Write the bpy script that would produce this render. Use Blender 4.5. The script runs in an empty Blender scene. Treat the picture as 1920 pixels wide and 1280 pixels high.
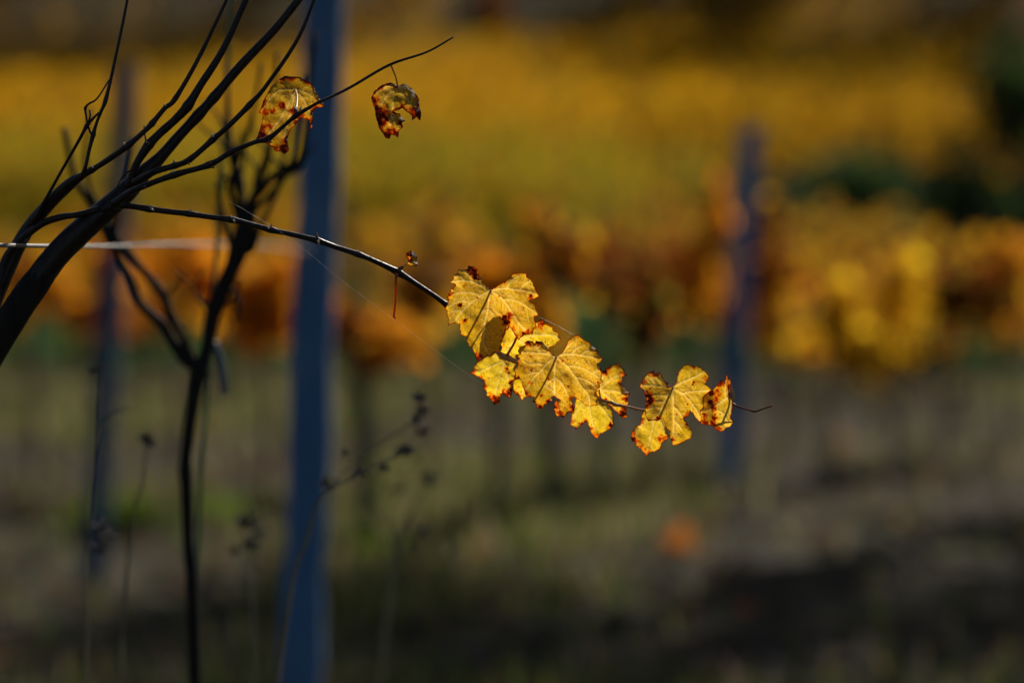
import bpy, math, random
import numpy as np
from mathutils import Vector, Matrix
from mathutils.geometry import delaunay_2d_cdt

# ------------------------------------------------------------------ camera, sky, sun, exposure
S = bpy.context.scene
COL = S.collection
R = math.radians
CAM = Vector((0.0, 0.0, 1.2))
PXR = 7200.0                      # photograph pixels per unit slope: 135 mm lens on a 36 mm sensor, 1920 px wide
PITCH = math.atan(300.0 / PXR)    # horizon lies 300 px above the middle of the picture
cam = bpy.data.cameras.new('camera')
cam.lens, cam.sensor_width, cam.clip_start, cam.clip_end = 135.0, 36.0, 0.05, 1000.0
cam.dof.use_dof = True
cam.dof.focus_distance = 3.605
cam.dof.aperture_fstop = 3.1
cam.dof.aperture_blades = 0
cam_o = bpy.data.objects.new('camera', cam)
COL.objects.link(cam_o)
cam_o.location = CAM
cam_o.rotation_euler = (math.pi / 2 - PITCH, 0, 0)
S.camera = cam_o

SUN_EL, SUN_AZ = R(36.0), R(25.0)         # behind the leaves, high, a little to the right
sun_dir = Vector((math.sin(SUN_AZ) * math.cos(SUN_EL), math.cos(SUN_AZ) * math.cos(SUN_EL), math.sin(SUN_EL)))
W = bpy.data.worlds.new('World')
S.world = W
W.use_nodes = True
nt = W.node_tree
nt.nodes.clear()
sky = nt.nodes.new('ShaderNodeTexSky')
sky.sky_type = 'NISHITA'
sky.sun_disc = False
sky.sun_elevation = SUN_EL
sky.sun_rotation = SUN_AZ
bg = nt.nodes.new('ShaderNodeBackground')
bg.inputs[1].default_value = 0.05
wo = nt.nodes.new('ShaderNodeOutputWorld')
nt.links.new(sky.outputs[0], bg.inputs[0])
nt.links.new(bg.outputs[0], wo.inputs[0])
sl = bpy.data.lights.new('sun', 'SUN')
sl.energy, sl.angle, sl.color = 5.0, R(0.53), (1.0, 0.93, 0.82)
so = bpy.data.objects.new('sun', sl)
COL.objects.link(so)
so.rotation_euler = (-sun_dir).to_track_quat('-Z', 'Y').to_euler()
so.location = (0, 0, 20)
S.view_settings.view_transform = 'Standard'
S.view_settings.look = 'None'
S.view_settings.exposure = 0.22
S.view_settings.gamma = 1.0
S.view_settings.use_curve_mapping = False
S.render.engine = 'CYCLES'
S.cycles.use_denoising = True
S.cycles.max_bounces = 8
S.cycles.sample_clamp_indirect = 4.0

rng = np.random.default_rng(7)
random.seed(7)
CP, SP = math.cos(PITCH), math.sin(PITCH)


def P(px, py, d):
    """point seen at photograph pixel (px, py) at depth d along the view axis"""
    a, b = (px - 960.0) / PXR * d, (640.0 - py) / PXR * d
    return Vector((a, CAM.y + CP * d + SP * b, CAM.z - SP * d + CP * b))


# ------------------------------------------------------------------ helpers
def noise2(x, y, seed=0):
    r = np.random.default_rng(seed)
    tab = r.random((64, 64))
    xi, yi = np.floor(x).astype(int), np.floor(y).astype(int)
    fx, fy = x - xi, y - yi
    fx, fy = fx * fx * (3 - 2 * fx), fy * fy * (3 - 2 * fy)
    g = lambda a, b: tab[a % 64, b % 64]
    return (g(xi, yi) * (1 - fx) + g(xi + 1, yi) * fx) * (1 - fy) + (g(xi, yi + 1) * (1 - fx) + g(xi + 1, yi + 1) * fx) * fy


def fbm(x, y, seed=0, o=3):
    v, a, t = 0, 1.0, 0
    for k in range(o):
        v = v + a * noise2(x * 2 ** k, y * 2 ** k, seed + k)
        t += a
        a *= 0.5
    return v / t


def sstep(a, b, x):
    t = np.clip((x - a) / (b - a), 0, 1)
    return t * t * (3 - 2 * t)


def mesh_obj(name, v, f, m, parent=None, smooth=True):
    me = bpy.data.meshes.new(name)
    me.from_pydata([tuple(p) for p in v], [], [tuple(int(i) for i in q) for q in f])
    me.update()
    if m:
        me.materials.append(m)
    if smooth:
        me.polygons.foreach_set('use_smooth', [True] * len(me.polygons))
    o = bpy.data.objects.new(name, me)
    COL.objects.link(o)
    if parent:
        o.parent = parent
        o.matrix_parent_inverse = Matrix.Translation(parent.location).inverted() if parent.parent is None else Matrix.Identity(4)
    return o


def empty(name, loc):
    o = bpy.data.objects.new(name, None)
    COL.objects.link(o)
    o.location = loc
    o.empty_display_size = 0.05
    return o


def tag(o, label=None, cat=None, group=None, kind=None):
    for k, v in (('label', label), ('category', cat), ('group', group), ('kind', kind)):
        if v:
            o[k] = v
    return o


def catmull(pts, n):
    pts = np.array(pts, float)
    q = np.vstack([2 * pts[0] - pts[1], pts, 2 * pts[-1] - pts[-2]])
    out = []
    for i in range(1, len(q) - 2):
        p0, p1, p2, p3 = q[i - 1:i + 3]
        for t in np.arange(n) / n:
            out.append(0.5 * (2 * p1 + (p2 - p0) * t + (2 * p0 - 5 * p1 + 4 * p2 - p3) * t * t + (3 * p1 - p0 - 3 * p2 + p3) * t ** 3))
    out.append(q[-2])
    return np.array(out)


def tube_geo(pts, sides=8, n=6, bumps=0.0, nodes=(), seed=0, base=0):
    """pts rows: x y z radius. Returns verts, faces of a closed tapered tube; nodes = (row index, swelling)"""
    a = catmull(pts, n) if n > 1 else np.array(pts, float)
    c, r = a[:, :3], np.maximum(a[:, 3], 1e-5)
    rr = np.random.default_rng(seed)
    if bumps:
        k = rr.normal(0, 1, len(r))
        k = np.convolve(np.pad(k, 2, 'edge'), [.15, .25, .2, .25, .15], 'valid')
        r = r * (1 + bumps * k)
    for i, s in nodes:
        t = np.arange(len(r)) - i * n
        r = r * (1 + s * np.exp(-(t / 1.1) ** 2))
    V, F = [], []
    up = np.array([0.13, 0.31, 0.94])
    for i in range(len(c)):
        d = c[min(i + 1, len(c) - 1)] - c[max(i - 1, 0)]
        d = d / (np.linalg.norm(d) + 1e-12)
        u = up - d * up.dot(d)
        if np.linalg.norm(u) < 1e-3:
            u = np.array([1.0, 0, 0]) - d * d[0]
        u /= np.linalg.norm(u)
        up = u
        w = np.cross(d, u)
        for k in range(sides):
            t = 2 * math.pi * k / sides
            V.append(c[i] + r[i] * (math.cos(t) * u + math.sin(t) * w))
    for i in range(len(c) - 1):
        for k in range(sides):
            k2 = (k + 1) % sides
            F.append((base + i * sides + k, base + i * sides + k2, base + (i + 1) * sides + k2, base + (i + 1) * sides + k))
    F.append(tuple(base + k for k in range(sides))[::-1])
    F.append(tuple(base + (len(c) - 1) * sides + k for k in range(sides)))
    return V, F


def px_rows(rows, depth=None):
    out = []
    for q in rows:
        d = q[3] if len(q) > 3 else depth
        p = P(q[0], q[1], d)
        out.append((p.x, p.y, p.z, q[2] * 0.5 * d / PXR))
    return out


def tube(name, rows, m, parent=None, depth=None, **kw):
    V, F = tube_geo(px_rows(rows, depth), **kw)
    return mesh_obj(name, V, F, m, parent)


# ------------------------------------------------------------------ materials
class NT:
    def __init__(s, name):
        s.m = bpy.data.materials.new(name)
        s.m.use_nodes = True
        s.t = s.m.node_tree
        s.t.nodes.clear()
        s.out = s.t.nodes.new('ShaderNodeOutputMaterial')

    def n(s, ty, props=None, **inp):
        nd = s.t.nodes.new(ty)
        for k, v in (props or {}).items():
            setattr(nd, k, v)
        for k, v in inp.items():
            i = int(k[1:]) if k[0] == '_' else k.replace('__', ' ')
            if hasattr(v, 'is_linked') or isinstance(v, bpy.types.NodeSocket):
                s.t.links.new(v, nd.inputs[i])
            else:
                nd.inputs[i].default_value = v
        return nd

    def ramp(s, fac, stops):
        nd = s.t.nodes.new('ShaderNodeValToRGB')
        e = nd.color_ramp.elements
        while len(e) < len(stops):
            e.new(0.5)
        for q, (p, c) in zip(e, stops):
            q.position, q.color = p, (*c, 1)
        s.t.links.new(fac, nd.inputs[0])
        return nd.outputs[0]

    def mix(s, fac, a, b, mode='MIX'):
        nd = s.t.nodes.new('ShaderNodeMixRGB')
        nd.blend_type = mode
        for i, v in enumerate((fac, a, b)):
            if isinstance(v, bpy.types.NodeSocket):
                s.t.links.new(v, nd.inputs[i])
            elif i == 0:
                nd.inputs[0].default_value = v
            else:
                nd.inputs[i].default_value = (*v, 1)
        return nd.outputs[0]

    def math(s, op, a, b=0.0, clamp=False):
        nd = s.t.nodes.new('ShaderNodeMath')
        nd.operation, nd.use_clamp = op, clamp
        for i, v in enumerate((a, b)):
            if isinstance(v, bpy.types.NodeSocket):
                s.t.links.new(v, nd.inputs[i])
            else:
                nd.inputs[i].default_value = v
        return nd.outputs[0]

    def surf(s, sock):
        s.t.links.new(sock, s.out.inputs[0])
        return s.m


def leaf_material():
    t = NT('autumn_leaf')
    at = lambda n: t.n('ShaderNodeAttribute', {'attribute_name': n})
    lp = at('leaf_pos').outputs['Vector']
    vein, burn, tint = at('vein').outputs['Fac'], at('burn').outputs['Fac'], at('tint').outputs['Fac']
    big = t.n('ShaderNodeTexNoise', Vector=lp, Scale=0.045, Detail=3.0, Roughness=0.6).outputs[0]
    fine = t.n('ShaderNodeTexNoise', Vector=lp, Scale=0.30, Detail=3.0, Roughness=0.7).outputs[0]
    gold = t.ramp(big, [(0.30, (0.49, 0.205, 0.008)), (0.50, (0.63, 0.345, 0.012)), (0.70, (0.58, 0.335, 0.012))])
    lemon = t.ramp(big, [(0.30, (0.82, 0.54, 0.014)), (0.6, (0.85, 0.59, 0.02))])
    base = t.mix(tint, gold, lemon)
    mott = t.ramp(fine, [(0.34, (0.62, 0.50, 0.28)), (0.54, (1, 1, 1))])
    base = t.mix(0.65, base, mott, 'MULTIPLY')
    net = t.n('ShaderNodeTexVoronoi', {'feature': 'DISTANCE_TO_EDGE'}, Vector=lp, Scale=0.19).outputs['Distance']
    netc = t.ramp(net, [(0.02, (0.80, 0.68, 0.42)), (0.12, (1, 1, 1))])
    base = t.mix(0.40, base, netc, 'MULTIPLY')
    sp = t.n('ShaderNodeTexVoronoi', Vector=lp, Scale=0.22)
    rnd = t.n('ShaderNodeSeparateColor', _0=sp.outputs['Color']).outputs[0]
    size = t.math('MULTIPLY', t.math('POWER', rnd, 2.6), 0.36)
    spot = t.math('MULTIPLY', t.math('LESS_THAN', sp.outputs['Distance'], size), 0.8)
    base = t.mix(spot, base, (0.20, 0.055, 0.008))
    base = t.mix(t.math('MULTIPLY', vein, 0.72), base, (0.92, 0.66, 0.18))
    bn = t.math('ADD', burn, t.math('MULTIPLY', t.math('SUBTRACT', fine, 0.5), t.math('MULTIPLY', t.math('MINIMUM', burn, 0.4), 1.3)), True)
    bc = t.ramp(bn, [(0.0, (1, 1, 1)), (0.22, (0.95, 0.62, 0.35)), (0.42, (0.80, 0.20, 0.06)), (0.62, (0.30, 0.028, 0.012)), (0.85, (0.035, 0.008, 0.006))])
    col = t.mix(1.0, base, bc, 'MULTIPLY')
    h = t.math('ADD', t.math('MULTIPLY', vein, 0.6), t.math('MULTIPLY', fine, 0.5))
    h = t.math('ADD', h, t.math('MULTIPLY', t.math('MINIMUM', net, 0.15), 2.0))
    bump = t.n('ShaderNodeBump', Strength=0.35, Distance=0.0010, Height=h).outputs[0]
    pb = t.n('ShaderNodeBsdfPrincipled', Base__Color=col, Roughness=0.5, Normal=bump)
    pb.inputs['Specular IOR Level'].default_value = 0.4
    tr = t.n('ShaderNodeBsdfTranslucent', Color=col, Normal=bump)
    return t.surf(t.n('ShaderNodeMixShader', _0=0.78, _1=pb.outputs[0], _2=tr.outputs[0]).outputs[0])


def foliage_material():
    t = NT('vine_foliage')
    c = t.n('ShaderNodeAttribute', {'attribute_name': 'leaf_colour'}).outputs['Color']
    d = t.n('ShaderNodeBsdfPrincipled', Base__Color=c, Roughness=0.75)
    d.inputs['Specular IOR Level'].default_value = 0.12
    tr = t.n('ShaderNodeBsdfTranslucent', Color=c)
    return t.surf(t.n('ShaderNodeMixShader', _0=0.62, _1=d.outputs[0], _2=tr.outputs[0]).outputs[0])


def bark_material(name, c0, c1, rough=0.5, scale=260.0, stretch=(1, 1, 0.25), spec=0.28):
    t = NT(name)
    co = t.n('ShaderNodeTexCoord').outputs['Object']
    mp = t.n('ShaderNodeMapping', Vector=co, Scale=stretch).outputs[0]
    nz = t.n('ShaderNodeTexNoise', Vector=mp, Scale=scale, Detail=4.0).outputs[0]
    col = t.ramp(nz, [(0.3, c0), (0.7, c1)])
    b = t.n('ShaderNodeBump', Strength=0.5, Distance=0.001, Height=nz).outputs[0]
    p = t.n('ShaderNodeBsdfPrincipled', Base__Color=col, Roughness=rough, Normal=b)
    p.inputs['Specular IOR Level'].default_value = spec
    return t.surf(p.outputs[0])


def plain_material(name, c, rough=0.5, metal=0.0, trans=0.0, var=0.25, scale=40.0):
    t = NT(name)
    co = t.n('ShaderNodeTexCoord').outputs['Object']
    nz = t.n('ShaderNodeTexNoise', Vector=co, Scale=scale, Detail=3.0).outputs[0]
    col = t.ramp(nz, [(0.3, tuple(k * (1 - var) for k in c)), (0.7, tuple(min(1, k * (1 + var)) for k in c))])
    p = t.n('ShaderNodeBsdfPrincipled', Base__Color=col, Roughness=rough, Metallic=metal)
    if trans:
        tr = t.n('ShaderNodeBsdfTranslucent', Color=col)
        return t.surf(t.n('ShaderNodeMixShader', _0=trans, _1=p.outputs[0], _2=tr.outputs[0]).outputs[0])
    return t.surf(p.outputs[0])


def ground_material():
    t = NT('vineyard_soil')
    co = t.n('ShaderNodeTexCoord').outputs['Object']
    a = t.n('ShaderNodeTexNoise', Vector=co, Scale=0.9, Detail=5.0, Roughness=0.65).outputs[0]
    b = t.n('ShaderNodeTexNoise', Vector=co, Scale=14.0, Detail=5.0, Roughness=0.7).outputs[0]
    soil = t.ramp(b, [(0.3, (0.018, 0.013, 0.009)), (0.55, (0.044, 0.034, 0.026)), (0.75, (0.085, 0.068, 0.054))])
    moss = t.ramp(b, [(0.3, (0.022, 0.022, 0.009)), (0.7, (0.055, 0.055, 0.020))])
    col = t.mix(t.ramp(a, [(0.42, (0, 0, 0)), (0.58, (1, 1, 1))]), soil, moss)
    bp = t.n('ShaderNodeBump', Strength=0.8, Distance=0.05, Height=b).outputs[0]
    p = t.n('ShaderNodeBsdfPrincipled', Base__Color=col, Roughness=0.95, Normal=bp)
    p.inputs['Specular IOR Level'].default_value = 0.1
    return t.surf(p.outputs[0])


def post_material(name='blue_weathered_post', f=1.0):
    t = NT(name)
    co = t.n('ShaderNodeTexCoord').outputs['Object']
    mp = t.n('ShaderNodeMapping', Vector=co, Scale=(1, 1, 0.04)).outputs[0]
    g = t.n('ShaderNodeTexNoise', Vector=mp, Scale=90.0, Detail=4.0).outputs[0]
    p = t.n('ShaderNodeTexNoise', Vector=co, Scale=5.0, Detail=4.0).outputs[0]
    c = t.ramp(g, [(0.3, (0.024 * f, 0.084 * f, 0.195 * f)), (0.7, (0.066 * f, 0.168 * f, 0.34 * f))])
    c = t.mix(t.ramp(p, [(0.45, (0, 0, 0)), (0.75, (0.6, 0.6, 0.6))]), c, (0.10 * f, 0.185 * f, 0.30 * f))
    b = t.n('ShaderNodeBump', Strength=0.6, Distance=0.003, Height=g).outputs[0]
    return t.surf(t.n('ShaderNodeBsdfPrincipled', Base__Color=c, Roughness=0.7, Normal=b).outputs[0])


M_LEAF = leaf_material()
M_FOL = foliage_material()
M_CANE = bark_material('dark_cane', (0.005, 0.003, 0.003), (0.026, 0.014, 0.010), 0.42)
M_TAN = bark_material('tan_cane', (0.42, 0.16, 0.06), (0.66, 0.34, 0.15), 0.6, spec=0.1)
M_REDCANE = bark_material('red_cane_tip', (0.07, 0.014, 0.008), (0.16, 0.035, 0.02), 0.7, spec=0.03)
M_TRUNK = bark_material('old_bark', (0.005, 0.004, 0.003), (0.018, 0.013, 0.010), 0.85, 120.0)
M_BACKBARK = bark_material('vine_bark', (0.018, 0.013, 0.010), (0.06, 0.045, 0.035), 0.85, 60.0)
M_PET = plain_material('red_petiole', (0.62, 0.09, 0.02), 0.4, trans=0.6)
M_PETY = plain_material('yellow_petiole', (0.50, 0.28, 0.06), 0.4, trans=0.2)
M_BUD = plain_material('bud_scale', (0.10, 0.055, 0.035), 0.45, scale=600)
M_DRY = plain_material('dry_bud_tip', (0.45, 0.36, 0.28), 0.4, scale=600)
M_POST = post_material()
M_POSTSHADE = post_material('shaded_weathered_post', 0.4)  # shade on the leaning post put into a darker copy of the colour
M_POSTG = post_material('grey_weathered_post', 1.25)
M_GREEN = plain_material('green_plastic', (0.015, 0.11, 0.045), 0.45, trans=0.15)
M_TUBE = plain_material('green_grow_tube', (0.045, 0.10, 0.055), 0.6, trans=0.35, scale=8)
M_WIRE = plain_material('galvanised_wire', (0.13, 0.12, 0.105), 0.55, metal=0.4)
M_STRAP = plain_material('blue_grey_strap', (0.05, 0.085, 0.13), 0.5)
M_WEED = plain_material('dry_stalk', (0.16, 0.14, 0.085), 0.7, trans=0.1)
M_SEED = plain_material('seed_head', (0.13, 0.115, 0.10), 0.8, trans=0.2)
M_SEEDD = plain_material('dark_seed_head', (0.06, 0.055, 0.055), 0.8)
M_SILK = plain_material('spider_silk', (0.75, 0.72, 0.68), 0.25)
M_STONE = plain_material('stone', (0.05, 0.044, 0.038), 0.8, scale=9)
M_GROUND = ground_material()

# ------------------------------------------------------------------ ground
def gz(x, y):
    x, y = np.asarray(x, float), np.asarray(y, float)
    s = np.clip(y - 25, 0, 6) ** 2 / 12 * 0.10 + np.clip(y - 31, 0, None) * 0.10
    s2 = np.clip(y - 47, 0, None) * 0.30
    n = (fbm(x * 0.35 + 31.3, y * 0.35 + 17.7, 3) - 0.5) * 0.14 + (fbm(x * 2.1 + 5, y * 2.1 + 9, 8) - 0.5) * 0.05
    return s + s2 + n * np.clip(1 - (y - 60) / 60, 0.3, 1)


def gzs(x, y):
    return float(gz(np.array([x]), np.array([y]))[0])


xs = np.sign(np.linspace(-1, 1, 141)) * np.abs(np.linspace(-1, 1, 141)) ** 2.4 * 150
ys = np.concatenate([np.linspace(-40, 2, 20), np.linspace(2.3, 26, 110), np.linspace(26.5, 60, 70), np.linspace(62, 220, 50)])
gx, gy = np.meshgrid(xs, ys)
gzv = gz(gx.ravel(), gy.ravel())
gv = np.column_stack([gx.ravel(), gy.ravel(), gzv])
nx = len(xs)
gf = [(j * nx + i, j * nx + i + 1, (j + 1) * nx + i + 1, (j + 1) * nx + i) for j in range(len(ys) - 1) for i in range(nx - 1)]
tag(mesh_obj('ground', gv, gf, M_GROUND), 'dark vineyard soil rising to a hillside behind', 'ground', kind='structure')


# ------------------------------------------------------------------ many-leaf meshes
LT = np.array([(0, 0.06), (0.30, -0.30), (0.50, 0.12), (0.30, 0.30), (0.22, 0.62), (0, 0.95), (-0.24, 0.60), (-0.32, 0.30), (-0.50, 0.10), (-0.28, -0.30)])
LF = [(0, 1, 2), (0, 2, 3), (0, 3, 4), (0, 4, 5), (0, 5, 6), (0, 6, 7), (0, 7, 8), (0, 8, 9)]


def leaf_cloud(name, pos, size, cols, m, parent=None, flat=0.0, hang=0.5, seed=1, simple=False):
    r = np.random.default_rng(seed)
    n = len(pos)
    tpl = LT[[0, 2, 5, 8]] if simple else LT
    fcs = [(0, 1, 2), (0, 2, 3)] if simple else LF
    k = len(tpl)
    az = r.uniform(0, 2 * math.pi, n)
    el = r.normal(0, 0.5, n) if not flat else r.normal(0, 0.25, n)
    # leaf axis (towards its tip) and width axis
    if flat:
        ax = np.column_stack([np.cos(az), np.sin(az), el * 0.5])
        nrm = np.column_stack([r.normal(0, .3, n), r.normal(0, .3, n), np.ones(n)])
    else:
        ax = np.column_stack([np.cos(az) * 0.7, np.sin(az) * 0.7, -hang + el])
        nrm = np.column_stack([np.cos(az + 1.2), np.sin(az + 1.2), 0.6 + el * .5]) + 0.9 * np.array(sun_dir)[None]
    ax /= np.linalg.norm(ax, axis=1)[:, None]
    wd = np.cross(nrm, ax)
    wd /= np.linalg.norm(wd, axis=1)[:, None]
    nn = np.cross(ax, wd)
    s = size * r.uniform(0.6, 1.25, n)
    fold = r.uniform(0.0, 0.35, n)
    V = np.zeros((n, k, 3))
    for i, (u, v) in enumerate(tpl):
        V[:, i] = pos + s[:, None] * (u * wd + (v - .3) * ax + ((abs(u) * fold) - 0.25 * fold * v * v)[:, None] * nn)
    F = (np.array(fcs)[None] + (np.arange(n) * k)[:, None, None]).reshape(-1, 3)
    me = bpy.data.meshes.new(name)
    me.vertices.add(n * k)
    me.vertices.foreach_set('co', V.reshape(-1))
    me.loops.add(len(F) * 3)
    me.loops.foreach_set('vertex_index', F.reshape(-1).astype(np.int32))
    me.polygons.add(len(F))
    me.polygons.foreach_set('loop_start', np.arange(len(F), dtype=np.int32) * 3)
    me.update(calc_edges=True)
    a = me.attributes.new('leaf_colour', 'FLOAT_COLOR', 'POINT')
    c4 = np.ones((n, k, 4))
    c4[:, :, :3] = cols[:, None, :]
    a.data.foreach_set('color', c4.reshape(-1))
    me.materials.append(m)
    o = bpy.data.objects.new(name, me)
    COL.objects.link(o)
    if parent:
        o.parent = parent
        o.matrix_parent_inverse = Matrix.Translation(parent.location).inverted()
    return o


def palette(n, cs, ws, seed, jit=0.22):
    r = np.random.default_rng(seed)
    cs = np.array(cs)
    c = cs[r.choice(len(cs), n, p=np.array(ws) / sum(ws))]
    return np.clip(c * r.uniform(1 - jit, 1 + jit, (n, 1)) * r.uniform(.92, 1.08, (n, 3)), 0, 1)


YEL, GLD, ORA, RUS, BRN, OLI, GRN, DKG = (0.62, 0.36, 0.014), (0.60, 0.28, 0.012), (0.60, 0.20, 0.012), (0.30, 0.07, 0.012), (0.09, 0.045, 0.02), (0.26, 0.22, 0.025), (0.07, 0.12, 0.03), (0.02, 0.035, 0.012)

# ------------------------------------------------------------------ far hillside
def far_rows():
    pos, col = [], []
    r = np.random.default_rng(21)
    for k, y0 in enumerate(np.arange(31.5, 49.5, 1.25)):
        n = 12000
        x = r.uniform(-21, 16, n)
        y = y0 + r.normal(0, 0.20, n) + x * 0.05
        h = r.beta(1.8, 1.5, n) * 0.95 + 0.25
        pos.append(np.column_stack([x, y, gz(x, y) + h]))
        if y0 < 36:
            x = -np.abs(x) * .8 + r.normal(.5, .9, n)
            y = y0 + r.normal(0, 0.20, n)
            pos[-1] = np.column_stack([x, y, gz(x, y) + h * .85])
        c = palette(n, [(0.34, 0.24, 0.012), (0.22, 0.20, 0.012), (0.40, 0.20, 0.01)], [3, 3, 2], 50 + k) if y0 < 36 else palette(n, [(0.50, 0.265, 0.007), (0.48, 0.235, 0.006), (0.36, 0.15, 0.008), OLI], [5, 4, 0.6, .9], 50 + k)
        col.append(c)
    o = leaf_cloud('hillside_vineyard', np.vstack(pos), 0.082, np.vstack(col), M_FOL, simple=True, seed=4)
    tag(o, 'rows of golden vines covering the far hillside', 'vineyard', kind='stuff')
    # two low rows of orange and golden vines at the foot of the bank
    pos, col = [], []
    for k, y0 in enumerate((21.6, 23.4, 26.0)):
        n = 5200
        x = r.uniform(-.2, .2, n) * y0 * 1.2
        y = y0 + r.normal(0, 0.16, n)
        tall = .20 + .95 * fbm(x * 1.5 + k * 9, x * 0 + k, 33, 2)
        h = r.beta(2.2, 1.6, n) * tall + 0.10 + .30 * fbm(x * 1.1 + k * 4, x * 0 + 7 * k, 37, 2)
        keep = fbm(x * 2.3 + k * 5, x * 0 + 3.3 * k, 35) > .50
        pos.append(np.column_stack([x, y, gz(x, y) + h])[keep])
        col.append(palette(n, [(0.42, 0.20, 0.01), (0.40, 0.14, 0.01), (0.44, 0.26, 0.01), RUS, OLI], [4, 2.6, 2, 1.2, 1.2], 70 + k)[keep])
    o = leaf_cloud('orange_vine_rows', np.vstack(pos), 0.07, np.vstack(col), M_FOL, simple=True, seed=6)
    tag(o, 'low hazy rows of orange vines at the foot of the green bank', 'vineyard', kind='stuff')
    # grassy bank below the far rows
    n = 16000
    x = r.uniform(-9, 9, n)
    y = r.uniform(24, 37.5, n)
    o = leaf_cloud('bank_grass', np.column_stack([x, y, gz(x, y) + r.uniform(.02, .16, n)]), 0.17,
                   palette(n, [(0.03, 0.07, 0.025), (0.10, 0.10, 0.015), (0.04, 0.09, 0.03)], [3, 1, 2], 61), M_FOL, simple=True, hang=-0.9, seed=5)
    tag(o, 'green grass bank below the golden hillside vines', 'grass', kind='stuff')


far_rows()


def crown_points(r, n, rx, ry, rz, lumps=9):
    c = r.normal(0, 1, (lumps, 3))
    c /= np.linalg.norm(c, axis=1)[:, None]
    c *= r.uniform(0.35, 0.75, (lumps, 1))
    i = r.integers(0, lumps, n)
    q = r.normal(0, 1, (n, 3))
    q /= np.linalg.norm(q, axis=1)[:, None]
    p = c[i] + q * (r.uniform(0, 1, (n, 1)) ** 0.5) * r.uniform(0.30, 0.46, (lumps, 1))[i]
    return p * np.array([rx, ry, rz])


def tree(name, x, y, h, rad, cols, ws, label, cat, group, seed, n=2600, leaf=0.16, low=0.22):
    r = np.random.default_rng(seed)
    z = gzs(x, y)
    root = empty(name, (x, y, z))
    pts = [(x, y, z - .1, h * .028), (x + .03 * h, y, z + h * .25, h * .022), (x - .02 * h, y, z + h * .55, h * .014), (x, y, z + h * .9, h * .004)]
    V, F = tube_geo(pts, sides=7, n=3, bumps=.05, seed=seed)
    for k in range(7):
        a, hh = r.uniform(0, 6.28), h * r.uniform(.3, .7)
        v, f = tube_geo([(x, y, z + hh, h * .010), (x + math.cos(a) * rad * .4, y + math.sin(a) * rad * .4, z + hh + h * .10, h * .007),
                         (x + math.cos(a) * rad * .8, y + math.sin(a) * rad * .8, z + hh + h * .16, h * .002)], sides=5, n=2, base=len(V))
        V += v
        F += f
    mesh_obj('trunk', V, F, M_BACKBARK, root)
    p = crown_points(r, n, rad, rad, h * (1 - low) * .55) + np.array([x, y, z + h * (low + (1 - low) * .5)])
    leaf_cloud('crown', p, leaf, palette(n, cols, ws, seed), M_FOL, root, seed=seed, simple=True)
    return tag(root, label, cat, group)


tx = [(-20.5, 52, 7.4), (-17.0, 51, 8.6), (-13.4, 52, 7.0), (-10.0, 51, 8.0), (-6.6, 52.5, 8.6), (-3.4, 51.5, 8.2), (-0.9, 53, 7.4), (2.0, 52, 3.4), (4.3, 53, 3.8), (6.6, 51.8, 7.6), (9.4, 52.5, 9.0), (12.8, 52, 8.5)]  # added hedgerow; tall trees placed so their shade darkens the slope's left and right
for i, (x, y, h) in enumerate(tx):
    tree('added_hedgerow_tree', x, y, h, h * .44, [BRN, (0.16, 0.085, 0.02), OLI, RUS, DKG], [4, 3, 1.5, 1, 2.5], 'brown autumn tree in the added hedgerow above the golden hillside vines', 'tree',
         'added hedgerow trees above the hillside', 300 + i, n=3000, leaf=.24, low=.08)
tree('evergreen_shrub', 3.6, 26.5, 2.3, 1.0, [DKG, (0.022, 0.045, 0.016), GRN], [4, 4, 1.2], 'dark evergreen shrub beyond the yellow row at the foot of the bank', 'shrub', None, 340, n=2300, leaf=.11, low=.02)
tree('evergreen_shrub', 2.85, 29.5, 1.35, 1.0, [DKG, (0.03, 0.06, 0.025), GRN], [2, 4, 2], 'low dark evergreen shrub behind the narrow tall golden vine', 'shrub', None, 343, n=1500, leaf=.10, low=.02)
tree('evergreen_shrub', 2.1, 31.0, 1.15, .55, [DKG, (0.02, 0.055, 0.025), GRN], [3, 4, 1], 'smallest green shrub on the bank behind the wide yellow vine', 'shrub', None, 344, n=1800, leaf=.10, low=.02)
tree('rust_shrub', -0.15, 47.6, 1.75, .42, [RUS, BRN, ORA], [3, 2, 1], 'rust red shrub standing among the golden hillside vines', 'shrub', None, 342, n=500, leaf=.15, low=.1)

tree('added_shade_tree', 5.2, 20.5, 10.5, 2.1, [BRN, OLI, (0.16, 0.085, 0.02)], [2, 3, 2], 'added brown tree out of view, shading the ground by the vine rows', 'tree', None, 345, n=2300, leaf=.17, low=.55)  # added out-of-view tree; high crown placed to throw shade on the near ground

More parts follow.
